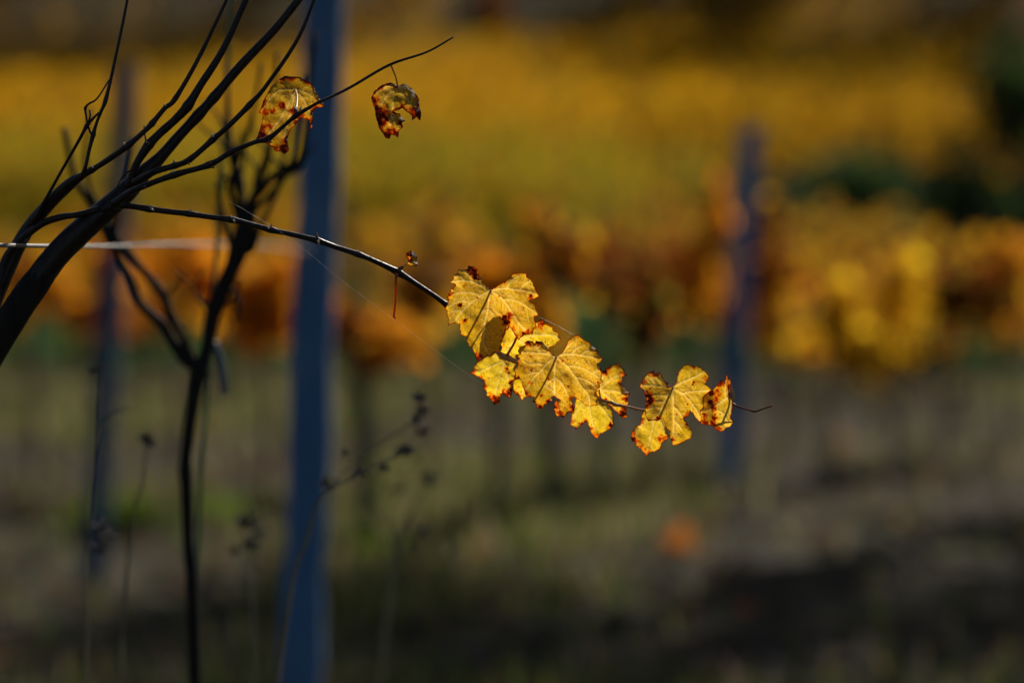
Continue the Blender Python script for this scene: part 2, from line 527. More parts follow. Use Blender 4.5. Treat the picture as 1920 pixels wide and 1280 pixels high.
# ------------------------------------------------------------------ grass, litter, stones
def blades(name, n, region, h, cols, ws, seed, label, cat, mask=None, w=0.007):
    r = np.random.default_rng(seed)
    x, y = region(r, n)
    if mask is not None:
        k = r.random(n) < mask(x, y)
        x, y = x[k], y[k]
    n = len(x)
    z = gz(x, y)
    a, b = r.uniform(0, 6.283, n), r.normal(0, .45, n)
    hh = h * r.uniform(.4, 1.3, n)
    dx, dy = np.cos(a), np.sin(a)
    lean = r.uniform(.1, .7, n)
    wx, wy = -dy * w * r.uniform(.6, 1.5, n), dx * w * r.uniform(.6, 1.5, n)
    V = np.zeros((n, 5, 3))
    for i, (t, s) in enumerate(((0, 1), (0, -1), (.55, .8), (.55, -.8), (1, 0))):
        V[:, i, 0] = x + dx * lean * hh * t * t + wx * s
        V[:, i, 1] = y + dy * lean * hh * t * t + wy * s
        V[:, i, 2] = z - .01 + hh * t * (1 - .25 * lean * t)
    F = (np.array([(0, 1, 3), (0, 3, 2), (2, 3, 4)])[None] + (np.arange(n) * 5)[:, None, None]).reshape(-1, 3)
    me = bpy.data.meshes.new(name)
    me.vertices.add(n * 5)
    me.vertices.foreach_set('co', V.reshape(-1))
    me.loops.add(len(F) * 3)
    me.loops.foreach_set('vertex_index', F.reshape(-1).astype(np.int32))
    me.polygons.add(len(F))
    me.polygons.foreach_set('loop_start', np.arange(len(F), dtype=np.int32) * 3)
    me.update(calc_edges=True)
    at = me.attributes.new('leaf_colour', 'FLOAT_COLOR', 'POINT')
    c4 = np.ones((n, 5, 4))
    c4[:, :, :3] = palette(n, cols, ws, seed)[:, None, :]
    at.data.foreach_set('color', c4.reshape(-1))
    me.materials.append(M_FOL)
    o = bpy.data.objects.new(name, me)
    COL.objects.link(o)
    return tag(o, label, cat, kind='stuff')


def wedge(y0, y1, spread=0.19):
    def f(r, n):
        y = np.sqrt(r.uniform(y0 * y0, y1 * y1, n))
        return r.uniform(-1, 1, n) * y * spread, y
    return f


def green_mask(x, y):
    px = 960 + x / y * PXR
    n = fbm(x * 1.1 + 40, y * .55 + 12, 77)
    strip = np.exp(-((y - 14.6) / 1.6) ** 2) * sstep(600, 800, px) * (1 - sstep(1200, 1420, px))
    left = np.exp(-((px - 480) / 300) ** 2) * sstep(14.5, 11.5, y) * .8
    right = 1 - .8 * sstep(1180, 1420, px)
    return np.clip(((n - .50) * 1.8 + .10 * sstep(13, 17, y)) * right + strip * .8 + left * .5, 0.02, 1)


GCOL = [(0.08, 0.11, 0.02), (0.16, 0.155, 0.045), (0.26, 0.21, 0.115), (0.14, 0.11, 0.075)]
blades('grass', 130000, wedge(7.5, 24), 0.13, GCOL, [4, 4, 2.4, 2], 11, 'low olive green grass between the vine rows', 'grass', green_mask)
blades('near_grass', 60000, wedge(2.2, 9.0, .5), 0.13, GCOL, [4, 4, 2.4, 2], 15, 'low dry grass around the foot of the vines', 'grass', lambda x, y: .15 + .8 * green_mask(x, y + 3))
blades('side_grass', 70000, wedge(7.5, 24, .55), 0.13, GCOL, [4, 4, 2.4, 2], 16, 'low olive grass at the sides of the rows', 'grass', lambda x, y: np.where(np.abs(x / y) > .19, .15 + .7 * green_mask(x * .3, y), 0))
for (px, d, w, sd) in ((645, 12.0, .10, 91), (225, 13.6, .10, 92), (205, 13.0, .07, 93), (420, 13.4, .09, 94)):
    c_ = (px - 960) / PXR * d
    blades('grass_tuft', 200, lambda r, n: (c_ + r.normal(0, w, n), d + r.normal(0, w, n)), .12, [(0.09, 0.15, 0.012), (0.13, 0.17, 0.02)], [1, 1], sd, 'fresh bright green grass tuft on the soil', 'grass')
r_ = np.random.default_rng(12)
x_, y_ = wedge(7.5, 24)(r_, 9000)
tag(leaf_cloud('leaf_litter', np.column_stack([x_, y_, gz(x_, y_) + r_.uniform(.012, .05, 9000)]), .075,
               palette(9000, [BRN, (0.075, 0.05, 0.03), (0.12, 0.08, 0.045), RUS, (0.07, .06, .05)], [4, 4, 1.6, .4, 3], 13), M_FOL, flat=1.0, seed=14, simple=True),
    'brown fallen leaves scattered over the soil', 'leaf litter', kind='stuff')
SV, SF = [], []
for i in range(420):
    yy = math.sqrt(r_.uniform(64, 20 ** 2))
    xx = r_.uniform(-.05, .19) * yy
    if r_.random() < .25:
        xx = r_.uniform(-.19, 0) * yy
    s = r_.uniform(.012, .045)
    z = gzs(xx, yy)
    b = len(SV)
    for (a, h, q) in ((0, -.4, .8), (1.2, -.4, .9), (2.5, -.4, .8), (3.8, -.4, 1.), (5.1, -.4, .9), (.3, .4, .7), (1.5, .5, .6), (2.9, .35, .75), (4.2, .5, .6), (5.4, .4, .7)):
        SV.append((xx + s * q * math.cos(a) * r_.uniform(.8, 1.2), yy + s * q * math.sin(a) * r_.uniform(.8, 1.2), z + s * h * r_.uniform(.6, 1.0)))
    for k in range(5):
        SF.append((b + k, b + (k + 1) % 5, b + 5 + (k + 1) % 5, b + 5 + k))
    SF.append(tuple(b + 5 + k for k in range(5)))
tag(mesh_obj('gravel', SV, SF, M_STONE, smooth=False), 'small grey stones scattered over the bare soil', 'gravel', kind='stuff')

# ------------------------------------------------------------------ posts and wire
def post(name, top, bot, w, label, seed, group=None, dep=0.9, m=None):
    """top, bot: (px, py, depth). A squarish, slightly wavering post set in the ground"""
    a, b = np.array(P(*top)), np.array(P(*bot))
    b[2] = gzs(b[0], b[1]) - .25
    r = np.random.default_rng(seed)
    root = empty(name, (b[0], b[1], b[2] + .25))
    V, F = [], []
    N = 60
    wob = np.convolve(r.normal(0, .004, N + 9), np.ones(5) / 5, 'same')[4:N + 5]
    swl = 1 + np.convolve(r.normal(0, .07, N + 9), np.ones(4) / 4, 'same')[4:N + 5]
    ch = .16
    sec = [(-1, -1 + ch), (-1 + ch, -1), (-.25, -1), (-.2, -.93), (-.1, -.93), (-.05, -1), (1 - ch, -1), (1, -1 + ch), (1, 1 - ch), (1 - ch, 1), (-1 + ch, 1), (-1, 1 - ch)]
    K = len(sec)
    for i in range(N + 1):
        t = i / N
        c = b + (a - b) * t + np.array([wob[i], 0, 0])
        s = w / 2 * (1 + .06 * (1 - t)) * swl[i]
        for (u, v) in sec:
            V.append(c + np.array([u * s, v * s * dep, (0.008 * u if i == N else 0)]))
    for i in range(N):
        for k in range(K):
            k2 = (k + 1) % K
            F.append((i * K + k, i * K + k2, (i + 1) * K + k2, (i + 1) * K + k))
    F.append(tuple(N * K + k for k in range(K)))
    o = mesh_obj('shaft', V, F, m or M_POST, root, smooth=False)
    tag(root, label, 'post', group)
    return root


post('vineyard_post', (614, -120, 7.2), (546, 1500, 7.2), .074, 'thick blue grey post carrying the wire beside the bare vine', 1)
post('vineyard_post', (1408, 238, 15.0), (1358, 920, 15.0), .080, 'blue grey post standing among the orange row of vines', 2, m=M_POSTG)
post('vineyard_post', (238, 120, 11.5), (163, 1080, 11.5), .066, 'dim blue post leaning behind the bare forked vine', 3, m=M_POSTSHADE)
# wire: fixed to the blue post by a staple
pw = P(586, 470, 7.2 - .036)
w0 = P(145, 462, 4.0)
far_a, far_b = P(800, 512, 12.0), P(985, 545, 19.0)
back = pw + (w0 - pw) * 1.9
V, F = tube_geo([(*back, .0021), (*w0, .0021), (*P(360, 459, 4.95), .0021), (*pw, .0021), (*far_a, .0021), (*far_b, .0021)], sides=7, n=8)
tag(mesh_obj('trellis_wire', V, F, M_WIRE), 'pale taut trellis wire running past the bare vine to the blue post', 'wire')
V, F = tube_geo([(pw.x - .008, pw.y + .012, pw.z + .004, .0014), (pw.x - .004, pw.y - .004, pw.z + .006, .0014), (pw.x + .004, pw.y - .004, pw.z - .004, .0014), (pw.x + .008, pw.y + .012, pw.z - .006, .0014)], sides=6, n=4)
st = mesh_obj('staple', V, F, M_WIRE, bpy.data.objects['vineyard_post'])

# ------------------------------------------------------------------ row of young vines behind (orange foliage)
def row_vine(px, d, ytop, ybot, wpx, cols, ws, label, seed, n=260, tube_top=None, leaf=.066, base_dx=0, tl=None, group='vines in the blurred orange row'):
    r = np.random.default_rng(seed)
    c = P(px, (ytop + ybot) / 2, d)
    bx, by = c.x + base_dx * d / PXR, d
    z = gzs(bx, by)
    zt, zb = P(px, ytop, d).z, P(px, ybot, d).z
    root = empty('grapevine', (bx, by, z))
    hw = wpx / 2 * d / PXR
    V, F = tube_geo([(bx, by, z - .1, .016), (bx + .01, by, z + (zb - z) * .5, .013), (c.x - .01, by, zb, .012), (c.x, by, (zt + zb) / 2, .009)], sides=7, n=4, bumps=.12, seed=seed)
    mesh_obj('trunk', V, F, M_BACKBARK, root)
    V, F = [], []
    for k in range(5):
        a = r.uniform(-1, 1) * hw * .7
        v, f = tube_geo([(c.x, by, (zb * .6 + zt * .4), .006), (c.x + a * .6, by + r.normal(0, .05), zb * .4 + zt * .6, .005), (c.x + a, by + r.normal(0, .08), zt + r.uniform(-.05, .06), .002)], sides=5, n=3, base=len(V))
        V += v
        F += f
    mesh_obj('cane', V, F, M_BACKBARK, root)
    p = crown_points(r, n, hw * 1.35, .22, (zt - zb) / 2 * 1.1, lumps=9) + np.array([c.x, by, (zt + zb) / 2])
    leaf_cloud('foliage', p, leaf, palette(n, cols, ws, seed), M_FOL, root, seed=seed)
    tag(root, label, 'vine', group)
    if tube_top:
        b, t = Vector((bx, by, z - .03)), P(tube_top[0], tube_top[1], d)
        V, F = tube_geo([(b.x, b.y, b.z, .021), ((b.x + t.x) / 2 + .004, b.y, (b.z + t.z) / 2, .020), (t.x, by, t.z, .021)], sides=12, n=5, bumps=.02, seed=seed)
        g = mesh_obj('grow_tube', V, F, M_TUBE)
        tag(g, tl, 'grow tube', 'grow tubes on the young vines')


OR, YE, MI, BR = ([(0.82, 0.33, 0.014), (0.84, 0.43, 0.018), ORA, RUS], [3.5, 4, 2, .8]), ([(0.86, 0.56, 0.02), (0.80, 0.44, 0.016), GLD], [5, 3, 1.2]), ([(0.78, 0.38, 0.015), (0.74, 0.28, 0.014), RUS, OLI, BRN], [3, 3, 1.8, 1.5, 1.2]), ([RUS, BRN, ORA, OLI], [3, 3, 2, 1.5])
RL = 'young vine with orange leaves in the blurred row behind the hanging leaves'
RV = [  # px, depth, ytop, ybot, width, palette, leaves, tube
    (60, 15.5, 420, 640, 170, MI, 170, None), (200, 15.0, 450, 640, 150, OR, 150, None), (330, 14.6, 440, 640, 190, OR, 230, None), (500, 14.0, 455, 660, 190, OR, 300, None),
    (690, 12.3, 530, 700, 190, OR, 240, (655, 560)), (800, 14.6, 400, 650, 140, MI, 170, None), (925, 13.2, 430, 610, 130, OR, 160, (934, 640)), (1035, 13.3, 385, 660, 115, MI, 180, (1008, 640)),
    (1130, 14.0, 400, 610, 120, BR, 170, (1135, 660)), (1215, 14.6, 380, 700, 105, BR, 190, None), (1290, 15.2, 430, 630, 130, OR, 190, None), (1355, 15.4, 320, 650, 85, OR, 180, None),
    (1465, 16.2, 375, 690, 130, MI, 250, None), (1555, 15.6, 500, 750, 165, YE, 260, None), (1675, 16.0, 390, 730, 120, YE, 170, None), (1765, 16.6, 430, 700, 150, BR, 240, None), (1880, 16.8, 400, 700, 160, MI, 240, None)]
TLAB = {4: 'leaning green grow tube just right of the thick blue post', 6: 'green grow tube under the lower left bright leaf', 7: 'dark green grow tube under the middle leaf, leaning', 8: 'green grow tube under the bright two lobed bottom leaf'}
RLAB = ['blurred rusty vine left of the dim leaning blue post', 'blurred orange vine behind the dim leaning blue post', 'blurred orange vine seen through the fork of the bare vine', 'blurred orange vine between the bare vine and the thick blue post',
        'blurred orange vine on the leaning green stake right of the thick blue post', 'blurred mottled vine between the leaning green stake and the large spotted leaf', 'blurred orange vine in a grow tube behind the large spotted leaf',
        'blurred mottled vine in a leaning grow tube right of the large spotted leaf', 'blurred rusty vine in a grow tube above the middle leaf', 'blurred dark brown vine, darkest between the middle leaf and the far blue post',
        'blurred orange vine above the three lobed leaf', 'tall narrow bright orange vine touching the left of the far blue post', 'blurred mottled vine touching the right of the far blue post', 'wide bright yellow vine beyond the end of the hanging cane',
        'narrow tall golden vine right of the wide yellow vine', 'dark rusty vine in front of the evergreen shrub', 'mottled vine right of the dark rusty vine']
for i, (px, d, yt, yb, w, (cs, ws), n, tt) in enumerate(RV):
    lab = RLAB[i]
    row_vine(px, d, yt, yb, w, cs, ws, lab, 400 + i, n=int(n * 1.3), tube_top=tt, tl=TLAB.get(i))

# single orange leaf lying on the litter
fl = P(1276, 1042, 12.3)
z = gzs(fl.x, fl.y)
o = leaf_cloud('fallen_leaf', np.array([[0, 0, 0.0]]), .10, np.array([[.36, .10, .008]]), M_FOL, seed=3, hang=-.6)
o.location = (fl.x, fl.y, z + .035)
tag(o, 'single bright orange fallen leaf on the dark soil', 'leaf')


# ------------------------------------------------------------------ bare forked vine with its stake (second in the row)
D2 = 4.62
v2 = P(362, 1100, D2)
vine2 = empty('grapevine', (v2.x, v2.y, gzs(v2.x, v2.y)))
tag(vine2, 'bare black forked vine without leaves beside the green stake', 'vine')
gy2 = 640 + (CAM.z / D2) * PXR - 300   # pixel row where the ground lies at that depth
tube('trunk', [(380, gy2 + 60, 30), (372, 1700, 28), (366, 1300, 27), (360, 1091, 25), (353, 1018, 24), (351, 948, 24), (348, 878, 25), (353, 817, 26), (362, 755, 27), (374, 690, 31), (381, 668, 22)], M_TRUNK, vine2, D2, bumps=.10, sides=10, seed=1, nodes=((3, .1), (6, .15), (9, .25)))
C2 = [
    ('arm', [(378, 700, 20), (348, 672, 20), (322, 640, 17), (300, 605, 17), (262, 570, 15), (243, 520, 13), (215, 470, 14), (196, 425, 17), (170, 380, 13), (140, 330, 11), (120, 240, 9)], .16, 2),
    ('arm', [(366, 690, 17), (346, 640, 15), (322, 596, 15), (306, 556, 17), (272, 512, 13), (246, 482, 14), (214, 440, 16), (222, 400, 11), (236, 350, 8), (250, 260, 6)], .16, 3),
    ('arm', [(374, 700, 24), (388, 650, 22), (400, 585, 25), (420, 535, 27), (436, 500, 30), (452, 455, 36), (460, 425, 36), (466, 395, 26)], .10, 4),
    ('cane', [(456, 420, 20), (470, 380, 14), (490, 352, 18), (508, 336, 12), (540, 322, 16), (562, 306, 15), (572, 262, 11), (576, 200, 8), (590, 60, 7)], .14, 5),
    ('cane', [(458, 420, 16), (452, 370, 11), (446, 330, 17), (436, 296, 12), (428, 240, 9), (424, 120, 8)], .14, 6),
    ('cane', [(466, 410, 15), (478, 370, 11), (484, 330, 13), (496, 300, 10), (512, 230, 8), (520, 100, 7)], .14, 7),
    ('cane', [(450, 460, 18), (470, 470, 12), (486, 430, 8), (506, 390, 8), (524, 340, 6), (540, 240, 5)], .14, 8),
    ('cane', [(404, 600, 9), (420, 566, 7), (436, 560, 6), (450, 520, 5)], .1, 9),
    ('cane', [(306, 556, 9), (318, 546, 7), (332, 530, 5), (338, 516, 4)], .1, 10),
    ('cane', [(392, 570, 5), (372, 560, 4), (366, 540, 4), (374, 515, 3.5), (385, 500, 3)], .1, 11),
    ('cane', [(455, 430, 14), (440, 385, 12), (432, 345, 11), (446, 300, 9), (470, 230, 7), (490, 120, 6)], .16, 12),
    ('cane', [(470, 400, 12), (500, 372, 9), (520, 350, 11), (548, 300, 8), (556, 240, 7), (570, 140, 6)], .16, 13),
    ('cane', [(448, 470, 10), (432, 452, 7), (424, 420, 6), (414, 380, 6), (420, 320, 5)], .16, 14),
    ('cane', [(418, 545, 14), (440, 548, 9), (448, 580, 6), (438, 605, 5)], .12, 15),
    ('cane', [(210, 440, 12), (188, 400, 9), (168, 350, 8), (160, 290, 7), (170, 200, 6)], .14, 16),
]
rt = random.Random(5)
for k in range(16):      # fine side twigs around the fork of the bare vine
    x, y = rt.choice([(458, 430), (470, 395), (490, 352), (440, 480), (446, 340), (484, 330), (425, 530), (405, 590), (540, 322), (436, 300)])
    a, ln = R(rt.uniform(40, 140)), rt.uniform(50, 150)
    q = [(x, y, 6.5)]
    for t in (.35, .7, 1.0):
        q.append((x + math.cos(a) * ln * t + rt.uniform(-9, 9), y - math.sin(a) * ln * t + rt.uniform(-6, 6), 6.5 - 3.6 * t))
    C2.append(('twig', q, .2, 30 + k))
for nm, rows, bp, sd in C2:
    rows = [(q[0], q[1], q[2] * 1.22) for q in rows]
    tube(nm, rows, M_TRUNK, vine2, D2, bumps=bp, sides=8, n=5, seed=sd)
V, F = tube_geo(px_rows([(432, -60, 8), (425, 190, 8), (409, 370, 8), (405, 480, 8), (398, 560, 8), (386, 780, 8.5), (376, 900, 8.5), (362, 1300, 9), (352, gy2 + 60, 9)], D2 + .05), sides=8, n=3, bumps=.03)
tag(mesh_obj('vine_stake', V, F, M_GREEN), 'thin green plastic stake tied behind the bare forked vine', 'stake')
V, F = tube_geo(px_rows([(402, 640, 9), (408, 660, 15), (415, 690, 16), (420, 725, 15), (421, 741, 14)], D2 + .03), sides=8, n=4)
for i in range(len(V)):
    V[i] = np.array(V[i]) * np.array([1, 1, 1])
sb = mesh_obj('hanging_strap', V, F, M_STRAP)
tag(sb, 'short blue grey strap hanging from the fork of the bare vine', 'strap')
# green stake further along the row with its young vine above
s0, s1 = P(700, 1045, 12.2), P(648, 340, 12.2)
s0.z = gzs(s0.x, s0.y) - .1
V, F = tube_geo([(*s0, .009), (*((s0 + s1) / 2), .009), (*s1, .009)], sides=8, n=4)
tag(mesh_obj('vine_stake', V, F, M_TUBE), 'leaning green stake with a grow tube beyond the thick blue post', 'stake')


# ------------------------------------------------------------------ dried weeds in front of the posts
def seed_head(p, rad, m, parent, seed, n=70):
    r = np.random.default_rng(seed)
    V, F = [], []
    for k in range(n):
        d = r.normal(0, 1, 3)
        d /= np.linalg.norm(d)
        d[2] = d[2] * .8 + .25
        s = np.cross(d, r.normal(0, 1, 3))
        s /= np.linalg.norm(s)
        a, q = p + d * rad * .12, p + d * rad * r.uniform(.3, 1.35)
        mid = (a + q) / 2
        w = rad * r.uniform(.05, .17)
        t = np.cross(d, s)
        b = len(V)
        V += [a, mid + s * w, mid - s * w * .5 + t * w * .8, mid - s * w * .5 - t * w * .8, q]
        F += [(b, b + 1, b + 2), (b, b + 2, b + 3), (b, b + 3, b + 1), (b + 4, b + 2, b + 1), (b + 4, b + 3, b + 2), (b + 4, b + 1, b + 3)]
    return mesh_obj('seed_head', V, F, m, parent, smooth=False)


def weed(d, stems, heads, label, seed):
    b = P(*stems[0][0][:2], d)
    root = empty('dried_weed', (b.x, b.y, gzs(b.x, b.y)))
    for i, st in enumerate(stems):
        tube('stem', st, M_WEED, root, d, sides=6, n=5, bumps=.06, seed=seed + i)
    for i, (x, y, rp, dark) in enumerate(heads):
        seed_head(np.array(P(x, y, d)), rp * 1.25 * d / PXR, M_SEEDD if dark else M_SEED, root, seed + 20 + i)
    tag(root, label, 'weed', None)


DW = 4.35
gyw = 340 + CAM.z / DW * PXR + 30
weed(DW, [[(470, gyw, 9), (500, 1500, 8), (545, 1110, 8), (572, 1020, 8), (598, 938, 6), (640, 905, 5), (692, 880, 4.5), (728, 862, 4), (755, 850, 3.5)],
          [(600, 935, 5), (650, 880, 4), (705, 838, 4), (748, 808, 4), (776, 785, 3.5), (786, 752, 3)],
          [(640, 905, 3.5), (620, 890, 3), (606, 905, 2.6)], [(692, 880, 3.5), (700, 888, 3), (722, 880, 3)], [(705, 838, 3), (650, 858, 2.5), (645, 850, 2.5)], [(770, 790, 3), (795, 800, 2.6), (790, 812, 2.6)]],
     [(756, 848, 17, 1), (785, 748, 12, 1), (790, 772, 14, 0), (778, 790, 11, 0), (792, 812, 13, 0), (668, 888, 13, 0), (612, 908, 13, 0), (722, 878, 9, 0), (646, 850, 8, 0)],
     'branching dried weed leaning right in front of the thick blue post', 10)
weed(4.5, [[(150, gyw - 60, 8), (160, 1400, 7), (165, 1040, 6), (172, 900, 5), (185, 815, 4), (215, 775, 3.5), (246, 764, 3)], [(172, 900, 4), (178, 760, 3.5), (182, 690, 3)]],
     [(192, 1000, 22, 1), (183, 688, 10, 0), (188, 1030, 17, 1), (172, 700, 8, 0)], 'thin dried weed with a curled tip in front of the dim blue post', 40)
weed(4.5, [[(200, gyw - 60, 7), (225, 1300, 6), (246, 1000, 5), (268, 900, 4.5), (274, 835, 4)]], [(275, 826, 14, 1), (283, 834, 8, 0)], 'dried weed with one dark seed head left of the bare vine', 60)
weed(4.9, [[(480, gyw - 220, 7), (476, 1300, 6), (470, 1060, 5), (464, 1000, 4)], [(470, 1060, 4), (490, 1010, 3.5)], [(472, 1090, 4), (440, 1040, 3)]],
     [(462, 985, 20, 0), (488, 1000, 15, 0), (470, 1020, 18, 0), (440, 1036, 11, 1)], 'low dried weed with pale fuzzy heads between vine and blue post', 80)
weed(5.6, [[(690, gyw - 500, 10), (712, 1300, 9), (742, 1040, 8), (770, 960, 6), (806, 905, 4)], [(742, 1040, 6), (730, 960, 4), (745, 925, 3)], [(735, 1060, 6), (790, 1000, 4)]],
     [(808, 902, 16, 1), (746, 920, 12, 1), (792, 996, 14, 1)], 'dark dried weed right of the leaning green stake', 100)


# ------------------------------------------------------------------ spider silk
def silk(name, rows, label, r=0.00004):
    pts = [(*P(x, y, d), r) for x, y, d in rows]
    V, F = tube_geo(pts, sides=4, n=3)
    tag(mesh_obj(name, V, F, M_SILK), label, 'spider silk')


silk('spider_thread', [(430, 377, 3.60), (476, 404, 3.60), (548, 450, 3.61), (640, 525, 3.615), (720, 585, 3.62), (850, 682, 3.63), (905, 720, 3.64)], 'fine spider thread slanting under the long bare cane to the lower leaf')
silk('spider_thread', [(1006, 592, 3.60), (1040, 608, 3.60), (1084, 632, 3.595)], 'short spider thread between the two largest yellow leaves', .00007)

# ------------------------------------------------------------------ the vine in focus
root = empty('grapevine', (*P(-110, 900, 3.66).xy, 0))
root.location.z = gzs(root.location.x, root.location.y)
tag(root, 'grapevine with a long cane of yellow leaves with scorched edges', 'vine')
gy1 = 340 + CAM.z / 3.66 * PXR
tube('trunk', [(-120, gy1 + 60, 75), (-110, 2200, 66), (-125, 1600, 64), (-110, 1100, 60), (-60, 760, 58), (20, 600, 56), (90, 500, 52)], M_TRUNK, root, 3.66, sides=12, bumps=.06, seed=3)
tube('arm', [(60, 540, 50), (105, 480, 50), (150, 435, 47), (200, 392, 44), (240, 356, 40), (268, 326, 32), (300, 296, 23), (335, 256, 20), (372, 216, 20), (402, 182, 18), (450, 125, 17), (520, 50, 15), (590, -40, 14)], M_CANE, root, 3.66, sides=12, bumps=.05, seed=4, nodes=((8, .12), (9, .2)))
CANES = [
    ([(238, 352, 12, 3.65), (252, 316, 13, 3.65), (264, 294, 15, 3.65), (279, 272, 18, 3.65), (300, 250, 16, 3.65), (327, 226, 16, 3.65), (352, 199, 18, 3.65), (376, 160, 15, 3.65), (420, 90, 13, 3.65), (470, -20, 12, 3.65)], ((3, .15), (6, .2))),
    ([(252, 344, 18, 3.64), (275, 330, 15, 3.63), (292, 321, 12, 3.62), (327, 311, 11, 3.62), (356, 299, 11, 3.61), (399, 262, 11, 3.61), (429, 236, 10, 3.60), (468, 197, 10, 3.60), (500, 160, 8, 3.60), (560, 70, 7, 3.60), (600, -30, 6, 3.60)], ((3, .2), (4, .15), (5, .25), (7, .25))),
    ([(214, 384, 20, 3.63), (240, 364, 15, 3.62), (262, 352, 12, 3.61), (327, 328, 10.5, 3.60), (393, 309, 10, 3.59), (434, 285, 9.5, 3.585), (477, 267, 8.5, 3.58), (503, 260, 9.5, 3.58), (528, 240, 7.5, 3.58), (555, 217, 8, 3.58), (580, 202, 6.5, 3.58), (600, 191, 6, 3.58), (655, 165, 5.5, 3.60), (730, 122, 5.5, 3.62), (800, 98, 4, 3.62), (850, 70, 3, 3.62)], ((3, .3), (4, .45), (5, .35), (7, .35), (9, .45))),
    ([(-30, 700, 30, 3.66), (-22, 590, 33, 3.67), (40, 450, 28, 3.68), (90, 385, 24, 3.66), (130, 346, 22, 3.64), (150, 332, 15, 3.63), (172, 319, 11, 3.62), (202, 300, 11, 3.61), (239, 274, 11, 3.60), (271, 246, 9.5, 3.60), (285, 232, 10, 3.60), (309, 203, 9, 3.60), (328, 186, 9, 3.60), (372, 110, 8, 3.60), (430, -10, 7, 3.60)], ((6, .25), (8, .25), (10, .3), (12, .25))),
    ([(152, 334, 10, 3.63), (160, 314, 7.5, 3.62), (167, 283, 7, 3.62), (175, 252, 8, 3.62), (181, 231, 6, 3.62), (190, 208, 6.5, 3.62), (198, 188, 7, 3.62), (212, 130, 6, 3.62), (235, 20, 5, 3.62), (245, -40, 4, 3.62)], ((3, .3), (6, .2))),
    ([(60, 420, 8, 3.66), (110, 330, 6, 3.64), (146, 267, 6, 3.62), (163, 236, 7, 3.61), (175, 222, 5, 3.61), (186, 211, 4.5, 3.615)], ((3, .4),)),
    ([(164, 236, 5, 3.61), (162, 220, 4, 3.61), (160, 203, 4.5, 3.61), (168, 194, 4, 3.60), (182, 185, 3.5, 3.60), (205, 150, 3, 3.60)], ((2, .4),)),
    ([(165, 232, 4, 3.61), (169, 218, 3.5, 3.60), (168, 206, 3, 3.60)], ()),
    ([(166, 238, 4, 3.61), (169, 248, 3.6, 3.615), (174, 254, 4, 3.62)], ()),
    ([(-20, 640, 18, 3.66), (0, 520, 16, 3.67), (20, 470, 15, 3.67), (70, 425, 14, 3.66), (110, 408, 13, 3.65), (150, 402, 11, 3.65), (185, 392, 14, 3.65)], ((5, .2),)),
]
for i, (rows, nd) in enumerate(CANES):
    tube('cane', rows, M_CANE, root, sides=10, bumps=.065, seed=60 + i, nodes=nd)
tube('tendril', [(247, 319, 4), (236, 325, 3), (226, 337, 2.6), (220, 350, 3), (216, 362, 3)], M_CANE, root, 3.64, sides=6)
tube('tendril', [(274, 265, 4.5), (272, 255, 3), (271, 246, 3), (270, 236, 2.5)], M_CANE, root, 3.645, sides=6)

MAIN = [(176, 404, 20, 3.655), (205, 388, 15, 3.65), (238, 386, 12, 3.64), (281, 392, 12, 3.63), (318, 397, 11, 3.625), (355, 401, 11, 3.62), (395, 407, 10.5, 3.62), (435, 412, 11, 3.615), (472, 421, 10, 3.615), (508, 431, 10.5, 3.615), (550, 440, 10, 3.615), (595, 451, 11, 3.615), (632, 464, 10, 3.62), (672, 477, 10.5, 3.62), (708, 492, 9.5, 3.62), (747, 511, 12, 3.625), (785, 535, 9.5, 3.63), (815, 555, 9.5, 3.635), (838, 572, 11, 3.64)]
main = tube('cane', MAIN, M_CANE, root, sides=12, bumps=.035, seed=80, n=6, nodes=((3, .22), (5, .22), (7, .25), (9, .25), (11, .28), (13, .2), (15, .30), (18, .2)))
tube('cane', [(836, 570, 10.5, 3.64), (870, 600, 9, 3.645), (905, 635, 9, 3.645), (936, 662, 9, 3.64), (951, 670, 10.5, 3.635), (975, 681, 8, 3.635), (1020, 703, 7, 3.635), (1062, 722, 7, 3.64), (1105, 744, 6.5, 3.635), (1124, 749, 5.5, 3.63), (1148, 756, 6, 3.63), (1152, 758, 6.5, 3.63), (1180, 763, 4.6, 3.63), (1208, 769, 4.4, 3.63), (1250, 770, 4.2, 3.635), (1300, 766, 4, 3.64), (1345, 760, 4, 3.63), (1372, 757, 4.6, 3.625), (1380, 760, 3, 3.622)],
     M_TAN, root, sides=10, bumps=.03, seed=81, n=5, nodes=((4, .25), (11, .25), (17, .3)))
tube('cane', [(1374, 757, 3.6, 3.624), (1386, 763, 3.4, 3.62), (1402, 767.5, 3, 3.62), (1416, 771, 3.6, 3.62), (1430, 766.5, 2.6, 3.62), (1446, 761, 3.2, 3.62)], M_REDCANE, root, sides=8, bumps=.05, seed=83, n=4)


def bud(px, py, d, ang, ln, m=M_BUD, w=.5):
    """small pointed scale sitting on a node; ang in degrees in the picture, ln in photo pixels"""
    a = R(ang)
    p = [(px, py, ln * w, d), (px + math.cos(a) * ln * .35, py - math.sin(a) * ln * .35, ln * w * 1.1, d), (px + math.cos(a) * ln * .75, py - math.sin(a) * ln * .75, ln * w * .6, d), (px + math.cos(a) * ln, py - math.sin(a) * ln, ln * .08, d)]
    V, F = tube_geo(px_rows(p), sides=7, n=3)
    mesh_obj('bud', V, F, m, root)


